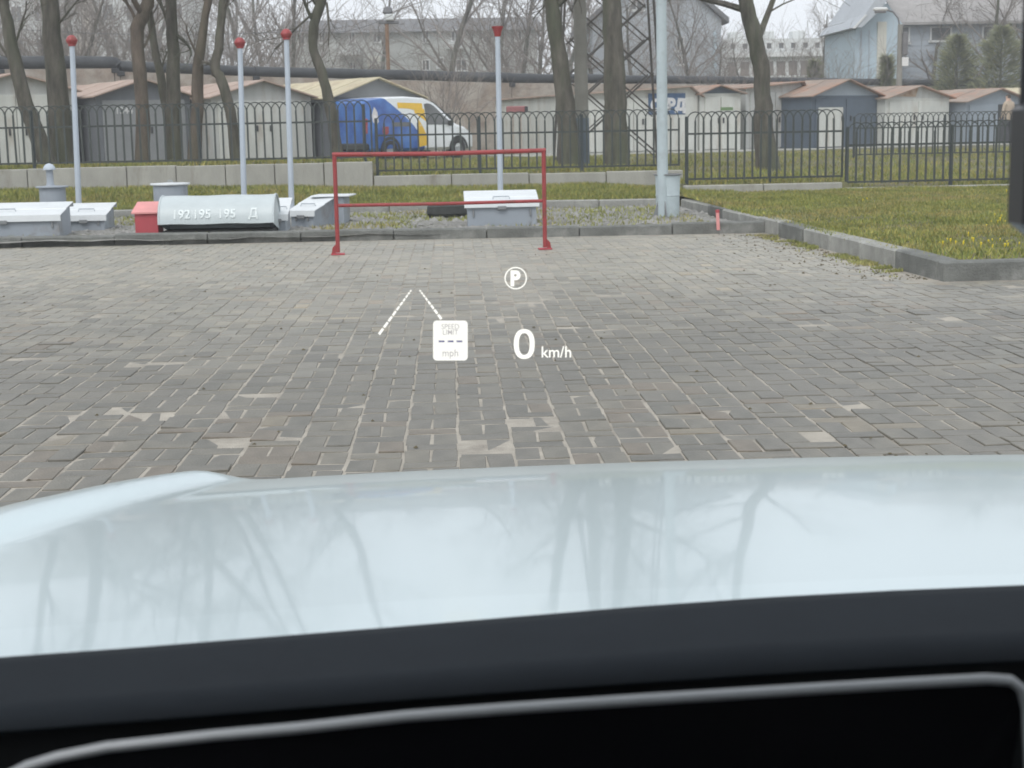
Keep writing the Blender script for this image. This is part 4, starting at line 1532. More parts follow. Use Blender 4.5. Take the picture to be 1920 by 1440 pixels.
for k in range(len(stations) - 1):
    (ua, va, ta), (ub, vb_, tb_) = stations[k], stations[k + 1]
    xa, za = wz(ua, (va + ta) / 2)
    xb, zb_ = wz(ub, (vb_ + tb_) / 2)
    ra = abs(wz(ua, ta)[1] - wz(ua, va)[1]) / 2
    rb = abs(wz(ub, tb_)[1] - wz(ub, vb_)[1]) / 2
    n = 3
    pts = [(xa + (xb - xa) * i / n, 0.15 + rng.gauss(0, 0.02), za + (zb_ - za) * i / n + 0.06 + rng.gauss(0, 0.012)) for i in range(n + 1)]
    b = MB()
    b.tube(pts, [ra + (rb - ra) * i / n for i in range(n + 1)], 14)
    b.build('pipe_length', M['bitumen'], pt, True)
    if k > 0:
        b = MB()
        b.box((xa, 0.15, za - ra - 0.02), (0.25, 0.42, 0.16), bev=0.02)
        b.build('saddle', M['dark'], pt)

# ------------------------------------------------------------------ background buildings
def block(name, label, cat, p, rz, W, D, H, wall, wins=(), roof=None, roof_mat=None, wmat='window', fmat='frame_white', extras=None):
    t = thing(name, label, cat, p, rz)
    b = MB()
    b.box((W / 2, D / 2, H / 2), (W, D, H))
    b.build('wall', wall, t)
    wm = {}
    for (x0, z0, ww, wh) in wins:
        key = (round(ww, 2), round(wh, 2))
        if key not in wm:
            b = MB()
            f = 0.09
            for (cx, cz, sx, sz) in ((0, wh / 2 - f / 2, ww, f), (0, -wh / 2 + f / 2, ww, f), (-ww / 2 + f / 2, 0, f, wh - 2 * f), (ww / 2 - f / 2, 0, f, wh - 2 * f), (0, 0, f * 0.7, wh - 2 * f)):
                b.box((cx, 0, cz), (sx, 0.10, sz))
            m1 = b.mesh('window', M[fmat])
            b = MB()
            b.box((0, 0, 0), (ww - f, 0.03, wh - f))
            m2 = b.mesh('pane', M[wmat])
            wm[key] = (m1, m2)
        wo = put('window', wm[key][0], t, (x0 + ww / 2, -0.052, z0 + wh / 2))
        put('pane', wm[key][1], wo, (0, 0.03, 0))
    if roof:
        b = MB()
        if roof == 'flat':
            b.box((W / 2, D / 2, H + 0.15), (W + 0.6, D + 0.6, 0.3))
        else:                      # ridge along x
            ov = 0.4
            b.add([(-ov, -ov, H), (W + ov, -ov, H), (W + ov, D + ov, H), (-ov, D + ov, H), (-ov, D / 2, H + roof), (W + ov, D / 2, H + roof)],
                  [(0, 1, 5, 4), (2, 3, 4, 5), (1, 2, 5), (3, 0, 4), (0, 3, 2, 1)])
        b.build('roof', roof_mat, t)
    return t


# long two-storey house in the middle
BY = 104
pL, pR = at(530, 140, BY), at(1008, 140, BY)
W_ = pR.x - pL.x
zt = at(760, 60, BY).z
px = lambda u: (u - 530) / (1008 - 530) * W_
pz = lambda v: at(760, v, BY).z
wins = []
for (ua, ub, v1, v0) in ((600, 612, 58, 80), (655, 668, 58, 80), (700, 716, 60, 80), (792, 806, 57, 82), (846, 862, 57, 80), (905, 920, 60, 84), (655, 668, 114, 134), (696, 708, 114, 134), (790, 806, 112, 134), (818, 832, 108, 130), (853, 876, 112, 136), (925, 945, 108, 132), (965, 980, 60, 82), (965, 980, 108, 130), (560, 575, 60, 82)):
    wins.append((px(ua), pz(v0), (ub - ua) / FPX * BY, pz(v1) - pz(v0)))
house = block('apartment_house', 'long two-storey grey house behind the bare trees in the middle', 'house', (pL.x, BY, 0), 0, W_, 12, zt, M['far_grey'], wins, 1.3, M['slate'])
for (ua, ub, v1, v0, m_) in ((636, 676, 87, 103, 'far_white'), (838, 870, 83, 95, 'far_white'), (690, 714, 106, 124, 'cream')):
    b = MB()
    b.box((px((ua + ub) / 2), -0.5, (pz(v0) + pz(v1)) / 2), ((ub - ua) / FPX * BY, 1.0, pz(v1) - pz(v0)), bev=0.03)
    b.build('balcony', M[m_], house)

# tall panel block far left
BY = 150
pL, pR = at(-120, 140, BY), at(352, 140, BY)
W_ = pR.x - pL.x
wins = []
for r_ in range(4):
    for c_ in range(11):
        wins.append((1.0 + c_ * 2.2, 3.2 + r_ * 3.1, 1.1, 1.6))
blk = block('panel_block', 'hazy grey panel apartment block behind the left trees', 'building', (pL.x, BY, 0), 0, W_, 14, 22, M['far_block'], wins, 'flat', M['slate'])
for (ua, ub, va, vb_) in ((112, 160, 62, 104), (160, 176, 0, 104)):
    q0, q1 = at(ua, vb_, BY - 0.3), at(ub, va, BY - 0.3)
    b = MB()
    b.box(((q0.x + q1.x) / 2 - pL.x, -0.3, (q0.z + q1.z) / 2), (q1.x - q0.x, 0.5, q1.z - q0.z))
    b.build('loggia', M['far_tan'], blk)

# blue-grey gabled house right of the mast
BY = 82
pL, pR = at(1112, 150, BY), at(1352, 150, BY)
W_ = pR.x - pL.x
H_ = at(1352, 36, BY).z
zap = at(1232, -70, BY).z
t = thing('gabled_house', 'tall blue-grey gabled house behind the lattice mast', 'house', (pL.x, BY, 0))
b = MB()
b.prism([(0, 0), (W_, 0), (W_, H_), (W_ * 0.5, zap), (0, H_)], 0, 10)
b.build('wall', M['far_bluegrey'], t)
for sx in (0, 1):
    xa = W_ * 0.5
    xb, zb_ = (W_ + 0.35, H_ - 0.25) if sx else (-0.35, H_ - 0.25)
    b = MB()
    b.prism([(xa, zap + 0.02), (xb, zb_ + 0.02), (xb, zb_ + 0.3), (xa, zap + 0.32)], -0.4, 10.4)
    b.build('roof_slope', M['slate'], t)
for (ua, ub, va, vb_) in ((1268, 1282, 70, 96), (1182, 1204, 2, 20), (1272, 1284, 104, 122)):
    q0, q1 = at(ua, vb_, BY), at(ub, va, BY)
    ww, wh = q1.x - q0.x, q1.z - q0.z
    b = MB()
    f = 0.08
    for (cx, cz, sx, sz) in ((0, wh / 2, ww + 0.1, f), (0, -wh / 2, ww + 0.3, f * 1.6), (-ww / 2, 0, f, wh), (ww / 2, 0, f, wh), (0, 0, f * .7, wh)):
        b.box((cx, 0, cz), (sx, 0.1, sz))
    wo = b.build('window', M['frame_white'], t, loc=((q0.x + q1.x) / 2 - pL.x, -0.052, (q0.z + q1.z) / 2))
    b = MB()
    b.box((0, 0.03, 0), (ww, 0.03, wh))
    b.build('pane', M['window'], wo)
b = MB()
q0 = at(1340, 100, BY)
b.box((q0.x - pL.x, -0.08, H_ / 2 - 0.3), (0.16, 0.14, H_ - 0.6))
b.build('downpipe', M['siding_blue'], t)

# white office block
BY = 112
pL, pR = at(1362, 150, BY), at(1610, 150, BY)
W_ = pR.x - pL.x
pz = lambda v: at(1480, v, BY).z
t = thing('office_block', 'long white office block with a band of brown windows', 'building', (pL.x, BY, 0))
b = MB()
b.box((W_ / 2, 6, pz(72) / 2), (W_, 12, pz(72)))
b.build('wall', M['far_white'], t)
n = 11
for i in range(n):
    x0 = W_ * (i + 0.5) / n
    wh = pz(113) - pz(143)
    b = MB()
    f = 0.12
    ww = W_ / n - 0.12
    for (cx, cz, sx, sz) in ((0, wh / 2, ww, f), (0, -wh / 2, ww, f), (-ww / 2, 0, f, wh), (ww / 2, 0, f, wh)):
        b.box((cx, 0, cz), (sx, 0.1, sz))
    wo = b.build('window', M['frame_white'], t, loc=(x0, -0.052, (pz(113) + pz(143)) / 2))
    b = MB()
    b.box((0, 0.03, 0), (ww, 0.03, wh))
    b.build('pane', M['window_brown'], wo)
    b = MB()
    wh2 = pz(79) - pz(92)
    for (cx, cz, sx, sz) in ((0, wh2 / 2, ww * .6, f), (0, -wh2 / 2, ww * .6, f), (-ww * .3, 0, f, wh2), (ww * .3, 0, f, wh2)):
        b.box((cx, 0, cz), (sx, 0.1, sz))
    wo = b.build('window', M['frame_white'], t, loc=(x0, -0.052, (pz(79) + pz(92)) / 2))
    b = MB()
    b.box((0, 0.03, 0), (ww * .6, 0.03, wh2))
    b.build('pane', M['window'], wo)
b = MB()
b.box((W_ / 2, -0.3, pz(102)), (W_, 0.6, pz(98) - pz(107)))
b.build('ledge', M['frame_white'], t)
for i in range(4):
    b = MB()
    b.box((W_ * (0.12 + 0.24 * i), 3, pz(72) + 0.35), (1.0, 1.2, 0.7), bev=0.05)
    b.build('roof_unit', M['far_white'], t)

# pale blue house with hooded gable, and its grey wing
BY = 74
t = thing('blue_house', 'pale blue siding house with hooded gable and grey wing', 'house', (at(1602, 150, BY).x, BY, 0))
x0 = at(1602, 150, BY).x
X = lambda u: at(u, 100, BY).x - x0
Z = lambda v: at(1700, v, BY).z
b = MB()
b.prism([(0, 0), (X(1690), 0), (X(1690), Z(44)), (X(1662), Z(6)), (X(1640), Z(6)), (0, Z(54))], 0, 6)
b.build('wall', M['siding_blue'], t)
b = MB()
b.box(((X(1644) + X(1661)) / 2, -0.03, Z(40) / 2), (X(1661) - X(1644), 0.06, Z(40)))
b.build('cream_panel', M['cream'], t)
for ua in (1614, 1629):
    b = MB()
    b.box((X(ua), -0.02, Z(56) / 2), (0.05, 0.04, Z(56)))
    b.build('corner_strip', M['siding_grey'], t)
b = MB()
b.prism([(X(1590), Z(52)), (X(1612), Z(28)), (X(1650), Z(-30)), (X(1672), Z(-30)), (X(1640), Z(20)), (X(1606), Z(52))], -0.9, 6.2)
b.build('gable_hood', M['far_bluegrey'], t)
b = MB()
b.prism([(X(1588), Z(54)), (X(1611), Z(29)), (X(1615), Z(29)), (X(1593), Z(54))], -0.95, -0.88)
b.build('bargeboard', M['frame_white'], t)
b = MB()
b.box(((X(1690) + X(2060)) / 2, 4.2, Z(42) / 2), (X(2060) - X(1690), 7, Z(42)))
b.build('wing_wall', M['siding_grey'], t)
b = MB()
b.add([(X(1683), 0.2, Z(46)), (X(2070), 0.2, Z(46)), (X(2070), 4.4, Z(-60)), (X(1683), 4.4, Z(-60)), (X(1683), 0.2, Z(41)), (X(2070), 0.2, Z(41)), (X(2070), 4.4, Z(-65)), (X(1683), 4.4, Z(-65))],
      [(3, 2, 1, 0), (4, 5, 6, 7), (0, 1, 5, 4), (1, 2, 6, 5), (2, 3, 7, 6), (3, 0, 4, 7)])
b.build('roof', M['brown_roof'], t)
for (ua, ub, va, vb_) in ((1694, 1711, 48, 80), (1752, 1790, 50, 77), (1850, 1885, 50, 77)):
    ww, wh = X(ub) - X(ua), Z(va) - Z(vb_)
    b = MB()
    f = 0.07
    for (cx, cz, sx, sz) in ((0, wh / 2, ww + 0.1, f), (0, -wh / 2, ww + 0.2, f * 1.5), (-ww / 2, 0, f, wh), (ww / 2, 0, f, wh)):
        b.box((cx, 0, cz), (sx, 0.1, sz))
    wo = b.build('window', M['frame_white'], t, loc=((X(ua) + X(ub)) / 2, 0.648, (Z(va) + Z(vb_)) / 2))
    b = MB()
    b.box((0, 0.03, 0), (ww, 0.03, wh))
    b.build('pane', M['window'], wo)
for k in range(9):                      # siding laps on the grey wing
    b = MB()
    b.box(((X(1690) + X(2060)) / 2, 0.69, Z(146) + k * 0.32), (X(2060) - X(1692), 0.02, 0.05))
    b.build('siding_lap', M['siding_grey'], t)

# ------------------------------------------------------------------ van
def van_paint():
    m = bpy.data.materials.new('van_livery')
    m.use_nodes = True
    t = m.node_tree
    n, l = t.nodes, t.links
    bs = n['Principled BSDF']
    bs.inputs['Roughness'].default_value = 0.35
    bs.inputs['Coat Weight'].default_value = 0.4
    tc = n.new('ShaderNodeTexCoord')
    sp = n.new('ShaderNodeSeparateXYZ')
    l.new(tc.outputs['Object'], sp.inputs[0])

    def mth(op, a_, b_=None):
        q = n.new('ShaderNodeMath')
        q.operation = op
        for i, s in enumerate((a_, b_)):
            if s is None:
                continue
            if isinstance(s, (int, float)):
                q.inputs[i].default_value = s
            else:
                l.new(s, q.inputs[i])
        return q.outputs[0]
    x_, z_ = sp.outputs['X'], sp.outputs['Z']
    e = mth('ADD', x_, mth('MULTIPLY', mth('POWER', mth('MAXIMUM', mth('SUBTRACT', z_, 0.3), 0.0), 1.6), 0.80))   # blue where e < edge
    blue = mth('MULTIPLY', mth('LESS_THAN', e, 0.02), mth('LESS_THAN', z_, 1.80))
    c1 = n.new('ShaderNodeMix')
    c1.data_type = 'RGBA'
    c1.inputs['A'].default_value = (0.72, 0.75, 0.76, 1)
    nz = n.new('ShaderNodeTexNoise')
    nz.inputs['Scale'].default_value = 2.2
    l.new(tc.outputs['Object'], nz.inputs['Vector'])
    rp = n.new('ShaderNodeValToRGB')
    rp.color_ramp.elements[0].position = 0.40
    rp.color_ramp.elements[0].color = (0.015, 0.075, 0.31, 1)
    rp.color_ramp.elements[1].position = 0.66
    rp.color_ramp.elements[1].color = (0.05, 0.17, 0.48, 1)
    l.new(nz.outputs['Fac'], rp.inputs['Fac'])
    l.new(blue, c1.inputs['Factor'])
    l.new(rp.outputs[0], c1.inputs['B'])
    l.new(c1.outputs['Result'], bs.inputs['Base Color'])
    return m


M['livery'] = van_paint()
M['van_yellow'] = mat('van_yellow', (0.75, 0.47, 0.03), 0.4, var=0.08)
M['van_print'] = mat('van_print_pale', (0.62, 0.60, 0.60), 0.5, var=0.25, scale=8)
M['van_red'] = mat('van_print_red', (0.34, 0.07, 0.08), 0.5, var=0.2)
VA = R(41)
cor = at(688, 300, 43.0)
vt = thing('delivery_van', 'blue and white delivery van with yellow ribbon print behind the fence', 'van', (0, 0, 0), VA)
# corner of the near rear end sits at local (-2.15,-0.9)
loc_c = Vector((-2.15 * math.cos(VA) + 0.88 * math.sin(VA), -2.15 * math.sin(VA) - 0.88 * math.cos(VA), 0))
vt.scale = (0.93, 1, 1)
vt.location = (cor.x - loc_c.x, cor.y - loc_c.y, land(cor.x, cor.y) - 0.03)
stn = [  # x, z bottom, half width low, z belt, half width belt, z roof, half width roof
    (-2.20, 0.42, 0.80, 0.95, 0.84, 1.66, 0.70), (-2.12, 0.30, 0.86, 0.95, 0.89, 1.76, 0.74), (-1.6, 0.28, 0.88, 0.98, 0.90, 1.82, 0.76), (-0.6, 0.28, 0.88, 1.0, 0.90, 1.84, 0.76),
    (0.2, 0.28, 0.88, 1.0, 0.90, 1.80, 0.75), (0.55, 0.28, 0.88, 1.0, 0.90, 1.70, 0.72), (0.95, 0.28, 0.88, 0.99, 0.89, 1.46, 0.68), (1.32, 0.28, 0.87, 0.97, 0.87, 1.16, 0.72), (1.42, 0.28, 0.87, 0.95, 0.86, 1.08, 0.74), (1.8, 0.28, 0.86, 0.88, 0.84, 0.98, 0.68), (2.1, 0.28, 0.80, 0.72, 0.78, 0.80, 0.6), (2.2, 0.34, 0.70, 0.6, 0.70, 0.66, 0.55)]
rows = []
for (x_, zb_, wl, zbl, wb, zr_, wr) in stn:
    half = [(wl * 0.9, zb_), (wl, zb_ + 0.08), (wb, zbl), (wr + (wb - wr) * 0.35, zbl + (zr_ - zbl) * 0.62), (wr, zr_ - 0.05), (wr - 0.16, zr_)]
    rows.append([(x_, -a_, z_) for a_, z_ in half] + [(x_, a_, z_) for a_, z_ in reversed(half)])
b = MB()
b.grid(rows)
b.add(rows[0], [tuple(range(len(rows[0])))])
b.add(rows[-1], [tuple(reversed(range(len(rows[-1]))))])
b.add([(r_[0]) for r_ in rows] + [r_[-1] for r_ in rows], [(i, i + 1, len(rows) + i + 1, len(rows) + i) for i in range(len(rows) - 1)])
b.build('body', M['livery'], vt, True)


def side_pt(x_, z_, out=0.006):
    for i in range(len(stn) - 1):
        if stn[i][0] <= x_ <= stn[i + 1][0]:
            f = (x_ - stn[i][0]) / (stn[i + 1][0] - stn[i][0])
            s_ = [a_ + (c_ - a_) * f for a_, c_ in zip(stn[i], stn[i + 1])]
            _, zb_, wl, zbl, wb, zr_, wr = s_
            prof = [(zb_ + 0.08, wl), (zbl, wb), (zbl + (zr_ - zbl) * 0.62, wr + (wb - wr) * 0.35), (zr_ - 0.05, wr), (zr_, wr - 0.16)]
            for (za, wa), (zc_, wc) in zip(prof, prof[1:]):
                if za <= z_ <= zc_:
                    return (x_, -(wa + (wc - wa) * (z_ - za) / (zc_ - za)) - out, z_)
            return (x_, -(wl if z_ < prof[0][0] else wr) - out, z_)
    return (x_, -0.7, z_)


def side_patch(name, poly_fn, material, nx=8, nz_=4, out=0.006):
    rows = []
    for i in range(nx + 1):
        x_, z0, z1 = poly_fn(i / nx)
        rows.append([side_pt(x_, z0 + (z1 - z0) * k / nz_, out) for k in range(nz_ + 1)])
    bb = MB()
    bb.grid(rows)
    return bb.build(name, material, vt, 'all')


side_patch('door_window', lambda f: (0.10 + 1.16 * f, 1.02, max(1.03, [1.62, 1.64, 1.62, 1.56, 1.47, 1.36, 1.25, 1.14, 1.03][round(f * 8)])), M['window'])
side_patch('yellow_ribbon', lambda f: (-0.98 + 1.0 * f, 1.50 - 0.20 * f ** 3, 1.66 - 0.02 * f), M['van_yellow'])
side_patch('yellow_ribbon', lambda f: (-0.34 + 0.42 * f, 1.12 + 0.25 * (1 - f), 1.52 - 0.05 * f), M['van_yellow'])
side_patch('yellow_ribbon', lambda f: (-0.24 + 0.36 * f, 0.38 + 0.05 * f, 1.22 - 0.55 * f), M['van_yellow'])
side_patch('pale_print', lambda f: (-2.02 + 0.22 * f, 1.02 + 0.2 * abs(f - .5), 1.55 - 0.4 * abs(f - .6)), M['van_print'])
side_patch('red_emblem', lambda f: (-1.68 + 0.24 * f, 0.72 + 0.16 * abs(f - .5), 0.98), M['van_red'])
side_patch('dark_strip', lambda f: (-1.3 + 0.75 * f, 0.98, 1.10), M['window'])
# windscreen
b = MB()
b.grid([[(0.62, -0.62, 1.68), (0.62, 0.62, 1.68)], [(0.98, -0.62, 1.452), (0.98, 0.62, 1.452)], [(1.34, -0.68, 1.165), (1.34, 0.68, 1.165)]])
o = b.build('front_window', M['window'], vt)
o.location = (0.012, 0, 0.012)
for wx in (-1.38, 1.42):
    for sy in (-1, 1):
        b = MB()
        n_ = 20
        prof = [(0.16, -0.09), (0.27, -0.09), (0.31, -0.06), (0.315, 0.06), (0.27, 0.09), (0.16, 0.09)]
        rows = [[(wx + r_ * math.cos(2 * math.pi * j / n_), sy * 0.80 + y_, 0.315 + r_ * math.sin(2 * math.pi * j / n_)) for j in range(n_ + 1)] for r_, y_ in prof]
        b.grid(rows)
        wh_ = b.build('wheel', M['tyre'], vt, True)
        b = MB()
        b.grid([[(wx + r_ * math.cos(2 * math.pi * j / n_), sy * (0.80 + y_), 0.315 + r_ * math.sin(2 * math.pi * j / n_)) for j in range(n_ + 1)] for r_, y_ in [(0.19, 0.085), (0.15, 0.06), (0.01, 0.075)]])
        b.build('rim', M['rim'], wh_, True)
        b = MB()
        b.grid([[(wx + r_ * math.cos(math.pi * j / 12), sy * 0.895, 0.30 + r_ * math.sin(math.pi * j / 12)) for j in range(13)] for r_ in (0.31, 0.40)])
        b.build('wheel_arch', M['rubber'], vt)
for sy in (-1, 1):
    b = MB()
    b.box((1.98, sy * 0.70, 0.72), (0.30, 0.16, 0.15), rz=-sy * 0.45, bev=0.03)
    b.build('headlight', M['frame_white'], vt)
    b = MB()
    b.box((-2.2, sy * 0.78, 1.0), (0.05, 0.10, 0.42), bev=0.015)
    b.build('tail_light', M['van_red'], vt)
    b = MB()
    b.box((1.0, sy * 1.0, 1.06), (0.10, 0.2, 0.16), bev=0.03)
    b.build('wing_mirror', M['rubber'], vt)
b = MB()
b.box((2.14, 0, 0.42), (0.16, 1.4, 0.2), bev=0.05)
b.build('front_bumper', M['rubber'], vt)
b = MB()
b.box((-2.2, 0, 0.42), (0.12, 1.66, 0.2), bev=0.04)
b.build('rear_bumper', M['rubber'], vt)

# red panel and leaning boards in front of the old wall
p = at(970, 260, 47)
t = thing('red_box_stand', 'red metal box on a thin stand before the old wall', 'box', (p.x, 47, land(p.x, 47)))
zt = at(970, 199, 47).z - land(p.x, 47)
b = MB()
b.box((0, 0, zt - 0.10), (0.66, 0.2, 0.2), bev=0.03)
b.build('case', M['red_dull'], t)
b = MB()
b.box((0.29, -0.105, zt - 0.10), (0.10, 0.02, 0.18), bev=0.008)
b.build('end_strap', M['dark'], t)
for sx in (-1, 1):
    b = MB()
    b.box((sx * 0.12, 0, (zt - 0.2) / 2), (0.04, 0.04, zt - 0.2))
    b.build('leg', M['old_brick'], t)

# ------------------------------------------------------------------ person in the doorway
def person(label, u, vfoot, Y):
    p_ = at(u, vfoot, Y)
    zb = land(p_.x, Y)
    t = thing('person', label, 'person', (p_.x, Y, zb), R(-150))
    me = bpy.data.meshes.new('body')
    V = [(0, 0, 0.95), (0, 0.0, 1.18), (0, -0.02, 1.40), (0, -0.03, 1.50), (0, -0.05, 1.60), (0, -0.05, 1.70),
         (0.10, 0, 0.88), (0.11, -0.02, 0.48), (0.11, 0.02, 0.08), (0.12, -0.12, 0.04),
         (-0.10, 0, 0.88), (-0.12, 0.04, 0.48), (-0.12, 0.08, 0.08), (-0.13, -0.05, 0.04),
         (0.19, -0.01, 1.38), (0.26, -0.02, 1.12), (0.23, -0.14, 0.92), (0.22, -0.19, 0.84),
         (-0.19, -0.01, 1.38), (-0.26, -0.02, 1.12), (-0.23, -0.12, 0.90), (-0.22, -0.16, 0.82)]
    E = [(0, 1), (1, 2), (2, 3), (3, 4), (4, 5), (0, 6), (6, 7), (7, 8), (8, 9), (0, 10), (10, 11), (11, 12), (12, 13), (2, 14), (14, 15), (15, 16), (16, 17), (2, 18), (18, 19), (19, 20), (20, 21)]
    me.from_pydata(V, E, [])
    o = bpy.data.objects.new('body', me)
    COL.objects.link(o)
    o.parent = t
    sk = o.modifiers.new('skin', 'SKIN')
    rad = {0: (.17, .13), 1: (.16, .12), 2: (.16, .11), 3: (.06, .06), 4: (.085, .1), 5: (.07, .08), 6: (.10, .10), 7: (.065, .065), 8: (.045, .05), 9: (.045, .03), 14: (.07, .07), 15: (.055, .055), 16: (.04, .04), 17: (.035, .03)}
    for i in range(22):
        q = rad.get(i, rad.get({10: 6, 11: 7, 12: 8, 13: 9, 18: 14, 19: 15, 20: 16, 21: 17}.get(i, 0)))
        me.skin_vertices[0].data[i].radius = q
        me.skin_vertices[0].data[i].use_root = (i == 0)
    ss = o.modifiers.new('sub', 'SUBSURF')
    ss.levels = ss.render_levels = 2
    dg = bpy.context.evaluated_depsgraph_get()
    m2 = bpy.data.meshes.new_from_object(o.evaluated_get(dg))
    o.modifiers.clear()
    o.data = m2
    m2.materials.clear()
    for k in ('jacket', 'trousers', 'skin', 'hair'):
        m2.materials.append(M[k])
    for pl_ in m2.polygons:
        c = pl_.center
        hand = c.z < 0.93 and abs(c.x) > 0.18 and c.z > 0.7
        pl_.material_index = 3 if (c.z > 1.63 or (c.z > 1.55 and c.y > -0.02)) else 2 if (c.z > 1.46 or hand) else 0 if c.z > 0.82 else 1
        pl_.use_smooth = True
    return t


person('person in a beige jacket and dark trousers at the dark garage doorway', 1889, 276, 51.3)

# overhead cables
for (u0, v0, u1, v1, Y, lb) in ((-40, 50, 620, 55, 58, 'thin overhead cable crossing behind the left trunks'), (590, 60, 735, 28, 62, 'thin overhead cable running up to the rusty lamp pole')):
    q0, q1 = at(u0, v0, Y), at(u1, v1, Y)
    b = MB()
    b.tube([q0.lerp(q1, i / 10) - Vector((0, 0, 0.25 * math.sin(math.pi * i / 10))) for i in range(11)], 0.012, 5)
    tag(b.build('overhead_cable', M['slate']), lb, 'cable')

# ------------------------------------------------------------------ own car: bonnet, dashboard, mirror
CXC = 0.36                                   # car centre line, the camera sits left of it
car = thing('car', 'silver car seen from its driver seat, bonnet and dark dashboard', 'car', (0, 0, 0))
prof_t = [(0.80, 2.4), (1.0, 2.9), (1.3, 3.6), (1.5, 4.4), (1.62, 5.4), (1.72, 6.7), (1.82, 8.0), (1.92, 9.6), (2.0, 11.3), (2.07, 14.5), (2.13, 24), (2.17, 40), (2.21, 62), (2.23, 80)]
ypro = []
zs = {}
yy = np.linspace(0.80, 2.23, 90)
slopes = np.interp(yy, [a_ for a_, _ in prof_t], [c_ for _, c_ in prof_t])
zz = [0.803]
for i in range(1, len(yy)):
    zz.append(zz[-1] - (yy[i] - yy[i - 1]) * math.tan(R((slopes[i] + slopes[i - 1]) / 2)))


def bonnet_z(x, y, zc):
    xc = x - CXC
    z = zc - 0.020 * (abs(xc) / 0.95) ** 2.2
    e = abs(xc) - 0.90
    if e > 0:
        z -= 0.9 * e ** 1.6
    for sgn in (-1, 1):                        # crease line bulging over each wing
        f = max(0.0, (2.03 - y) / 0.38)
        xr_ = -(0.690 + 0.13 * f ** 1.0) if y > 1.3 else -(0.690 + 0.13 * (2.03 - 1.3) / 0.38)
        d = xc * -sgn * -1 if sgn < 0 else -xc
        d = (-xc if sgn > 0 else xc) * 1.0
        q = d - (-xr_ if False else abs(xr_))
        s_ = 0.035 if q < 0 else 0.10
        amp = 0.020 * smooth(2.10, 1.96, y) * (0.45 + 0.55 * smooth(0.9, 1.7, y))
        z += amp * math.exp(-(q / s_) ** 2)
    return z


nxs = np.linspace(CXC - 1.0, CXC + 1.0, 160)
rows = [[(float(x_), float(y_) - 0.03 * abs((x_ - CXC) / 0.93) ** 3 * smooth(1.2, 2.2, float(y_)), bonnet_z(float(x_), float(y_), zc)) for x_ in nxs] for y_, zc in zip(yy, zz)]
b = MB()
b.grid(rows)
b.build('bonnet', M['silver_paint'], car, 'all')
front = rows[-1]
b = MB()
b.grid([front, [(p_[0] * 1.0, p_[1] + 0.03, p_[2] - 0.12) for p_ in front], [(p_[0], p_[1] + 0.02, 0.34) for p_ in front], [(p_[0], p_[1] - 0.06, 0.18) for p_ in front]])
b.build('front_bumper', M['silver_paint'], car, 'all')
for j in (0, -1):
    sd = [r_[j] for r_ in rows]
    sx = -1 if j == 0 else 1
    b = MB()
    b.grid([sd, [(p_[0] + sx * 0.015, p_[1], p_[2] - 0.15) for p_ in sd], [(p_[0] + sx * 0.01, p_[1], 0.32) for p_ in sd]])
    b.build('wing', M['silver_paint'], car, 'all')
for sx in (-1, 1):
    for wy in (1.35, -1.5):
        b = MB()
        n_ = 24
        b.grid([[(CXC + sx * (0.80 + xo), wy + r_ * math.cos(2 * math.pi * j / n_), 0.335 + r_ * math.sin(2 * math.pi * j / n_)) for j in range(n_ + 1)] for r_, xo in [(0.2, -0.11), (0.31, -0.11), (0.335, -0.08), (0.335, 0.08), (0.31, 0.11), (0.2, 0.10), (0.01, 0.08)]])
        b.build('wheel', M['tyre'], car, True)

# dashboard pad: lofted along the surveyed edges, nearer at the left, farther at the centre
us = [-260, 0, 240, 480, 720, 960, 1200, 1440, 1680, 1920, 2160, 2400, 2700]
vfar = [1247, 1226, 1209, 1190, 1171, 1151, 1131, 1114, 1101, 1091, 1082, 1076, 1074]
vnear = [1392, 1371, 1352, 1333, 1314, 1296, 1279, 1263, 1249, 1237, 1228, 1222, 1220]
rows = [[], [], [], [], [], []]
for i, u in enumerate(us):
    f = (u + 260) / 2960
    yf = 0.82 + 0.10 * math.sin(math.pi * min(1, f * 0.85))
    yn = yf - 0.17
    pf, pn = at(u, vfar[i], yf), at(u, vnear[i], yn)
    mid = pf.lerp(pn, 0.5) + Vector((0, 0, -0.007))
    rows[0].append((pf.x, pf.y + 0.12, pf.z - 0.13))
    rows[1].append(tuple(pf + Vector((0, 0.006, -0.004))))
    rows[2].append(tuple(pf.lerp(pn, 0.12) + Vector((0, 0, -0.001))))
    rows[3].append(tuple(mid))
    rows[4].append(tuple(pn))
    rows[5].append((pn.x, pn.y + 0.010, pn.z - 0.006))
b = MB()
b.grid([list(reversed(r_)) for r_ in rows])
dash = b.build('dashboard', M['dash'], car, 'all')
b = MB()
b.grid([rows[5], [(p_[0], p_[1] + 0.02, p_[2] - 0.25) for p_ in rows[5]]])
b.build('dashboard_face', M['black'], car, 'all')
b = MB()
b.box((0.35, 0.62, 0.40), (1.75, 0.16, 0.62), bev=0.03)
b.build('bulkhead', M['black'], car)

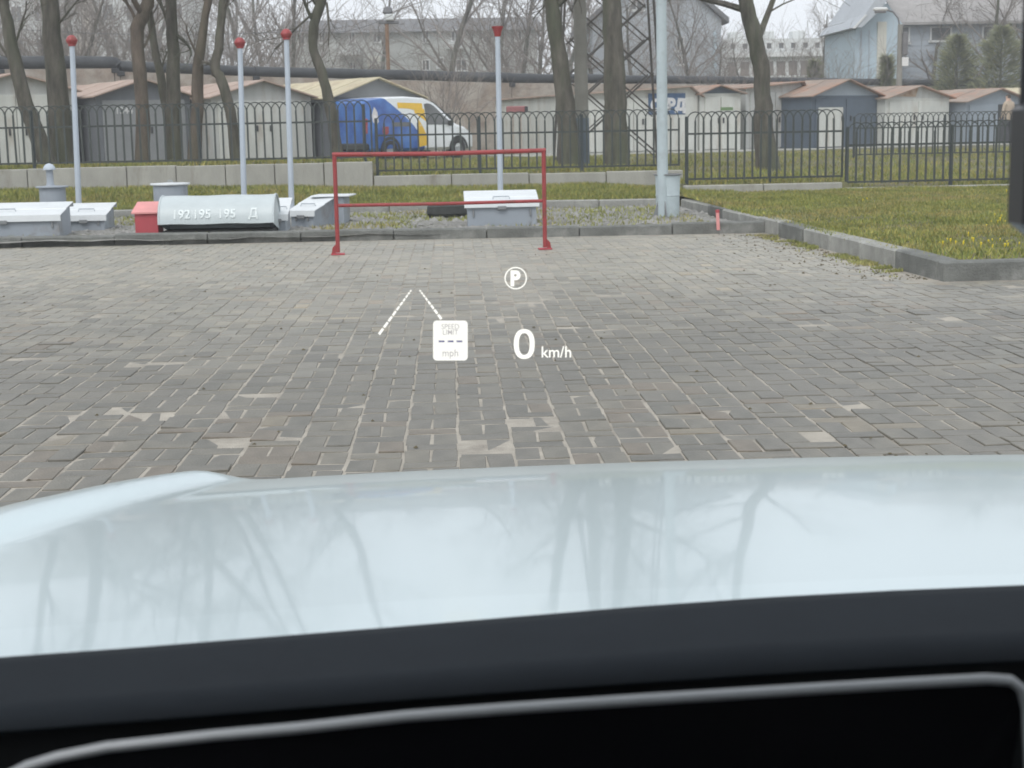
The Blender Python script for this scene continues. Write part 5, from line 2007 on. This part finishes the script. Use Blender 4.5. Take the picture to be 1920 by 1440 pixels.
# instrument screen with its satin rim, floating in front of the pad
tu = [-40, 0, 50, 105, 200, 400, 560, 760, 960, 1200, 1440, 1700, 1850, 1895, 1916, 1926]
tv = [1500, 1462, 1437, 1420, 1401, 1379, 1365, 1343, 1328, 1312, 1297, 1281, 1273, 1276, 1292, 1330]
SY = 0.60
pts = [at(u, v, SY) for u, v in zip(tu, tv)]
lowL, lowR = at(-70, 1900, SY - 0.05), at(1945, 1760, SY - 0.05)
loop = [lowL] + pts + [lowR]
b = MB()
b.tube(loop, 0.0023, 10)
b.build('screen_rim', M['trim'], car, True)
b = MB()
fr = [Vector((p_.x, SY + 0.004, p_.z)) for p_ in loop]
bk = [Vector((p_.x, SY + 0.03, p_.z - 0.022)) for p_ in loop]
b.add([tuple(p_) for p_ in fr] + [tuple(p_) for p_ in bk],
      [tuple(range(len(fr))), tuple(reversed(range(len(fr), 2 * len(fr))))] + [(i, i + 1, len(fr) + i + 1, len(fr) + i) for i in range(len(fr) - 1)])
b.build('instrument_screen', M['screen'], car)

# interior mirror at the right edge
mc = at(1922, 448, 0.74)
mt = at(1924, 178, 0.74)
mh = mt.z - mc.z
b = MB()
b.box((mc.x + 0.115, 0.755, mc.z + mh / 2), (0.23, 0.030, mh), bev=0.007)
mir = b.build('rear_view_mirror', M['mirror_black'], car, True)
b = MB()
b.box((mc.x + 0.118, 0.742, mc.z + mh / 2 + 0.004), (0.215, 0.010, mh * 0.80), bev=0.003)
b.build('bezel', M['black'], mir)
b = MB()
b.box((mc.x + 0.105, 0.736, mc.z + mh * 0.17), (0.205, 0.012, mh * 0.30), bev=0.003)
b.build('lower_cover', M['mirror_black'], mir)
b = MB()
b.tube([(mc.x + 0.008, 0.738, mc.z + mh * 0.88), (mc.x + 0.003, 0.736, mc.z + mh * 0.76), (mc.x + 0.010, 0.735, mc.z + mh * 0.70)], 0.0012, 6)
b.build('clip', M['trim'], mir)
b = MB()
q = at(1925, 175, 0.76)
b.tube([(q.x + 0.0, 0.76, mc.z + mh * 0.9), (q.x + 0.0, 0.76, mc.z + mh + 0.02), (q.x - 0.001, 0.755, mc.z + mh + 0.16)], 0.0035, 10)
b.build('stalk', M['mirror_black'], mir)
b = MB()
b.tube([(mc.x + 0.115, 0.768, mc.z + mh * 0.6), (mc.x + 0.115, 0.70, mc.z + mh + 0.06), (mc.x + 0.115, 0.52, 1.345), (mc.x + 0.115, 0.47, 1.385)], [0.012, 0.010, 0.012, 0.022], 12)
b.build('mount', M['mirror_black'], mir, True)

# cabin shell, behind and above the camera
b = MB()
rw = []
for (y_, z_) in ((0.42, 1.405), (0.20, 1.46), (-0.5, 1.49), (-1.3, 1.44), (-1.9, 1.22), (-2.2, 0.95)):
    rw.append([(CXC + xx_, y_, z_ - 0.07 * abs(xx_ / 0.62) ** 3) for xx_ in (-0.62, -0.45, -0.2, 0, 0.2, 0.45, 0.62)])
b.grid(rw)
rf = b.build('roof', M['silver_paint'], car, 'all')
sm = rf.modifiers.new('thick', 'SOLIDIFY')
sm.thickness = 0.03
for sx in (-1, 1):
    b = MB()
    b.box((CXC + sx * 0.84, -0.55, 0.60), (0.10, 2.5, 0.72), bev=0.03)
    b.build('door', M['silver_paint'], car)
    b = MB()
    b.tube([(CXC + sx * 0.62, 0.42, 1.34), (CXC + sx * 0.80, 1.0, 0.88)], 0.035, 8)
    b.build('windscreen_pillar', M['black'], car, True)
    b = MB()
    b.tube([(CXC + sx * 0.62, -0.6, 1.40), (CXC + sx * 0.82, -0.65, 0.9)], 0.04, 8)
    b.build('door_pillar', M['black'], car, True)
    b = MB()
    b.box((CXC + sx * 0.37, -0.32, 0.62), (0.5, 0.16, 0.7), bev=0.06)
    b.build('seat_back', M['dash'], car)
b = MB()
b.box((CXC, -0.4, 0.25), (1.6, 2.6, 0.06))
b.build('floor_pan', M['black'], car)
b = MB()
b.box((CXC, -2.1, 0.62), (1.6, 0.12, 0.7), bev=0.04)
b.build('tailgate', M['silver_paint'], car)
b = MB()
b.grid([[(CXC + xx_, 0.43 - 0.02 * (xx_ / 0.6) ** 2, 1.40 - 0.06 * abs(xx_ / 0.62) ** 3) for xx_ in (-0.6, -0.3, 0, 0.3, 0.6)], [(CXC + xx_ * 1.27, 1.07 - 0.07 * (xx_ / 0.6) ** 2, 0.815) for xx_ in (-0.6, -0.3, 0, 0.3, 0.6)]])
b.build('windscreen', M['clear'], car, 'all')

# ------------------------------------------------------------------ head-up display image, floating beyond the bonnet
HY = 1.65
ORI = Matrix(((RT.x, UP.x, -FW.x), (RT.y, UP.y, -FW.y), (RT.z, UP.z, -FW.z)))     # upright to the driver
pxm = HY / FPX / 1.0
h0 = at(900, 680, HY)
hud = thing('head_up_display', 'glowing white head-up display readout floating over the bonnet end', 'display', h0)
hud.rotation_euler = ORI.to_euler()
HS = (h0 - EYE).dot(FW) / FPX               # metres per pixel in the image plane


def hp(u, v, off=0.0):
    return Vector(((u - 900) * HS, (680 - v) * HS, off))


def hud_text(name, body, u, v, cap_px, material, off=0.0, fat=0.0, align='LEFT', parent=hud, space=1.0, sx=1.0):
    me_ = text_mesh(body, 1.0, material, fat, 0.0, align, space=space)
    s_ = cap_px * HS / 0.70
    for vv in me_.vertices:
        vv.co.x *= s_ * sx
        vv.co.y *= s_
        vv.co.z = 0
    return put(name, me_, parent, hp(u, v, off))


# zero
b = MB()
cu_, cv_ = 983, 645
N = 40
def sup(a_, rx, ry, e=2.35):
    c, s_ = math.cos(a_), math.sin(a_)
    return (cu_ + rx * math.copysign(abs(c) ** (2 / e), c), cv_ - ry * math.copysign(abs(s_) ** (2 / e), s_))
outer = [hp(*sup(2 * math.pi * k / N, 19.5, 28)) for k in range(N + 1)]
inner = [hp(*sup(2 * math.pi * k / N, 10.2, 20.5)) for k in range(N + 1)]
b.grid([outer, inner])
b.build('speed_digit', M['hud'], hud)
hud_text('unit_text', 'km/h', 1014, 670, 21, M['hud'], 0.0, 0.006, sx=0.96)
# P in a ring
b = MB()
N = 48
b.grid([[hp(967 + r_ * math.cos(2 * math.pi * k / N), 521.5 - r_ * math.sin(2 * math.pi * k / N)) for k in range(N + 1)] for r_ in (21, 18.8)])
b.build('park_ring', M['hud'], hud)
hud_text('park_letter', 'P', 956.5, 535, 27, M['hud'], 0.0, 0.045, sx=0.92)
# card
b = MB()
cpts = []
x0_, x1_, y0_, y1_, rr_ = 812, 877, 601, 676, 7
for (cx, cy, a0) in ((x1_ - rr_, y0_ + rr_, 0), (x0_ + rr_, y0_ + rr_, 90), (x0_ + rr_, y1_ - rr_, 180), (x1_ - rr_, y1_ - rr_, 270)):
    for k in range(7):
        a_ = R(a0 + 15 * k)
        cpts.append((cx + rr_ * math.cos(a_), cy - rr_ * math.sin(a_)))
b.add([hp(*q) for q in cpts], [tuple(range(len(cpts)))])
card = b.build('speed_limit_card', M['hud_card'], hud)
b = MB()
ins = [(844.5 + (q[0] - 844.5) * 0.955, 638.5 + (q[1] - 638.5) * 0.962) for q in cpts]
ins2 = [(844.5 + (q[0] - 844.5) * 0.93, 638.5 + (q[1] - 638.5) * 0.942) for q in cpts]
b.grid([[hp(*q, 0.0008) for q in ins + ins[:1]], [hp(*q, 0.0008) for q in ins2 + ins2[:1]]])
b.build('card_border', M['hud'], card)
hud_text('lettering', 'SPEED', 844.5, 617, 9.5, M['hud_ink'], 0.001, 0.004, 'CENTER', card, sx=0.92)
hud_text('lettering', 'LIMIT', 844.5, 627.5, 9.5, M['hud_ink'], 0.001, 0.004, 'CENTER', card, sx=0.92)
hud_text('lettering', 'mph', 844.5, 668, 13, M['hud_ink'], 0.001, 0.004, 'CENTER', card, sx=0.95)
for uu in (828, 845, 861.5):
    b = MB()
    b.add([hp(uu - 5.5, 641.8, 0.001), hp(uu + 5.5, 641.8, 0.001), hp(uu + 5.5, 638.4, 0.001), hp(uu - 5.5, 638.4, 0.001)], [(0, 1, 2, 3)])
    b.build('card_dash', M['hud_dash'], card)
# lane lines, dashes growing towards the viewer
for (ua, va, ub, vb_, nd) in ((771, 544, 709, 629, 10), (787, 544, 829, 600, 8)):
    b = MB()
    d = Vector((ub - ua, vb_ - va))
    L = d.length
    nrm = Vector((-d.y, d.x)) / L
    edges = [0]
    for k in range(nd):
        edges.append(edges[-1] + 5 + 1.15 * k)
    sc_ = L / edges[-1]
    for k in range(nd):
        a0, a1 = edges[k] * sc_ / L, (edges[k + 1] - 1.6 - 0.12 * k) * sc_ / L
        for_w = [1.3 + 1.1 * f_ for f_ in (a0, a1)]
        qa, qb = Vector((ua, va)) + d * a0, Vector((ua, va)) + d * a1
        b.add([hp(*(qa + nrm * for_w[0])), hp(*(qa - nrm * for_w[0])), hp(*(qb - nrm * for_w[1])), hp(*(qb + nrm * for_w[1]))], [(0, 1, 2, 3)])
    b.build('lane_line', M['hud'], hud)

# ------------------------------------------------------------------ damp air between here and the far trees
b = MB()
b.box((0, 75, 11.0), (260, 190, 24.0))
hz = b.build('haze', None)
hz.data.materials.clear()
hm = bpy.data.materials.new('damp_air')
hm.use_nodes = True
hm.node_tree.nodes.clear()
pv = hm.node_tree.nodes.new('ShaderNodeVolumePrincipled')
pv.inputs['Color'].default_value = (0.92, 0.94, 0.96, 1)
pv.inputs['Density'].default_value = 0.0023
mo = hm.node_tree.nodes.new('ShaderNodeOutputMaterial')
hm.node_tree.links.new(pv.outputs[0], mo.inputs['Volume'])
hz.data.materials.append(hm)
tag(hz, kind='stuff')
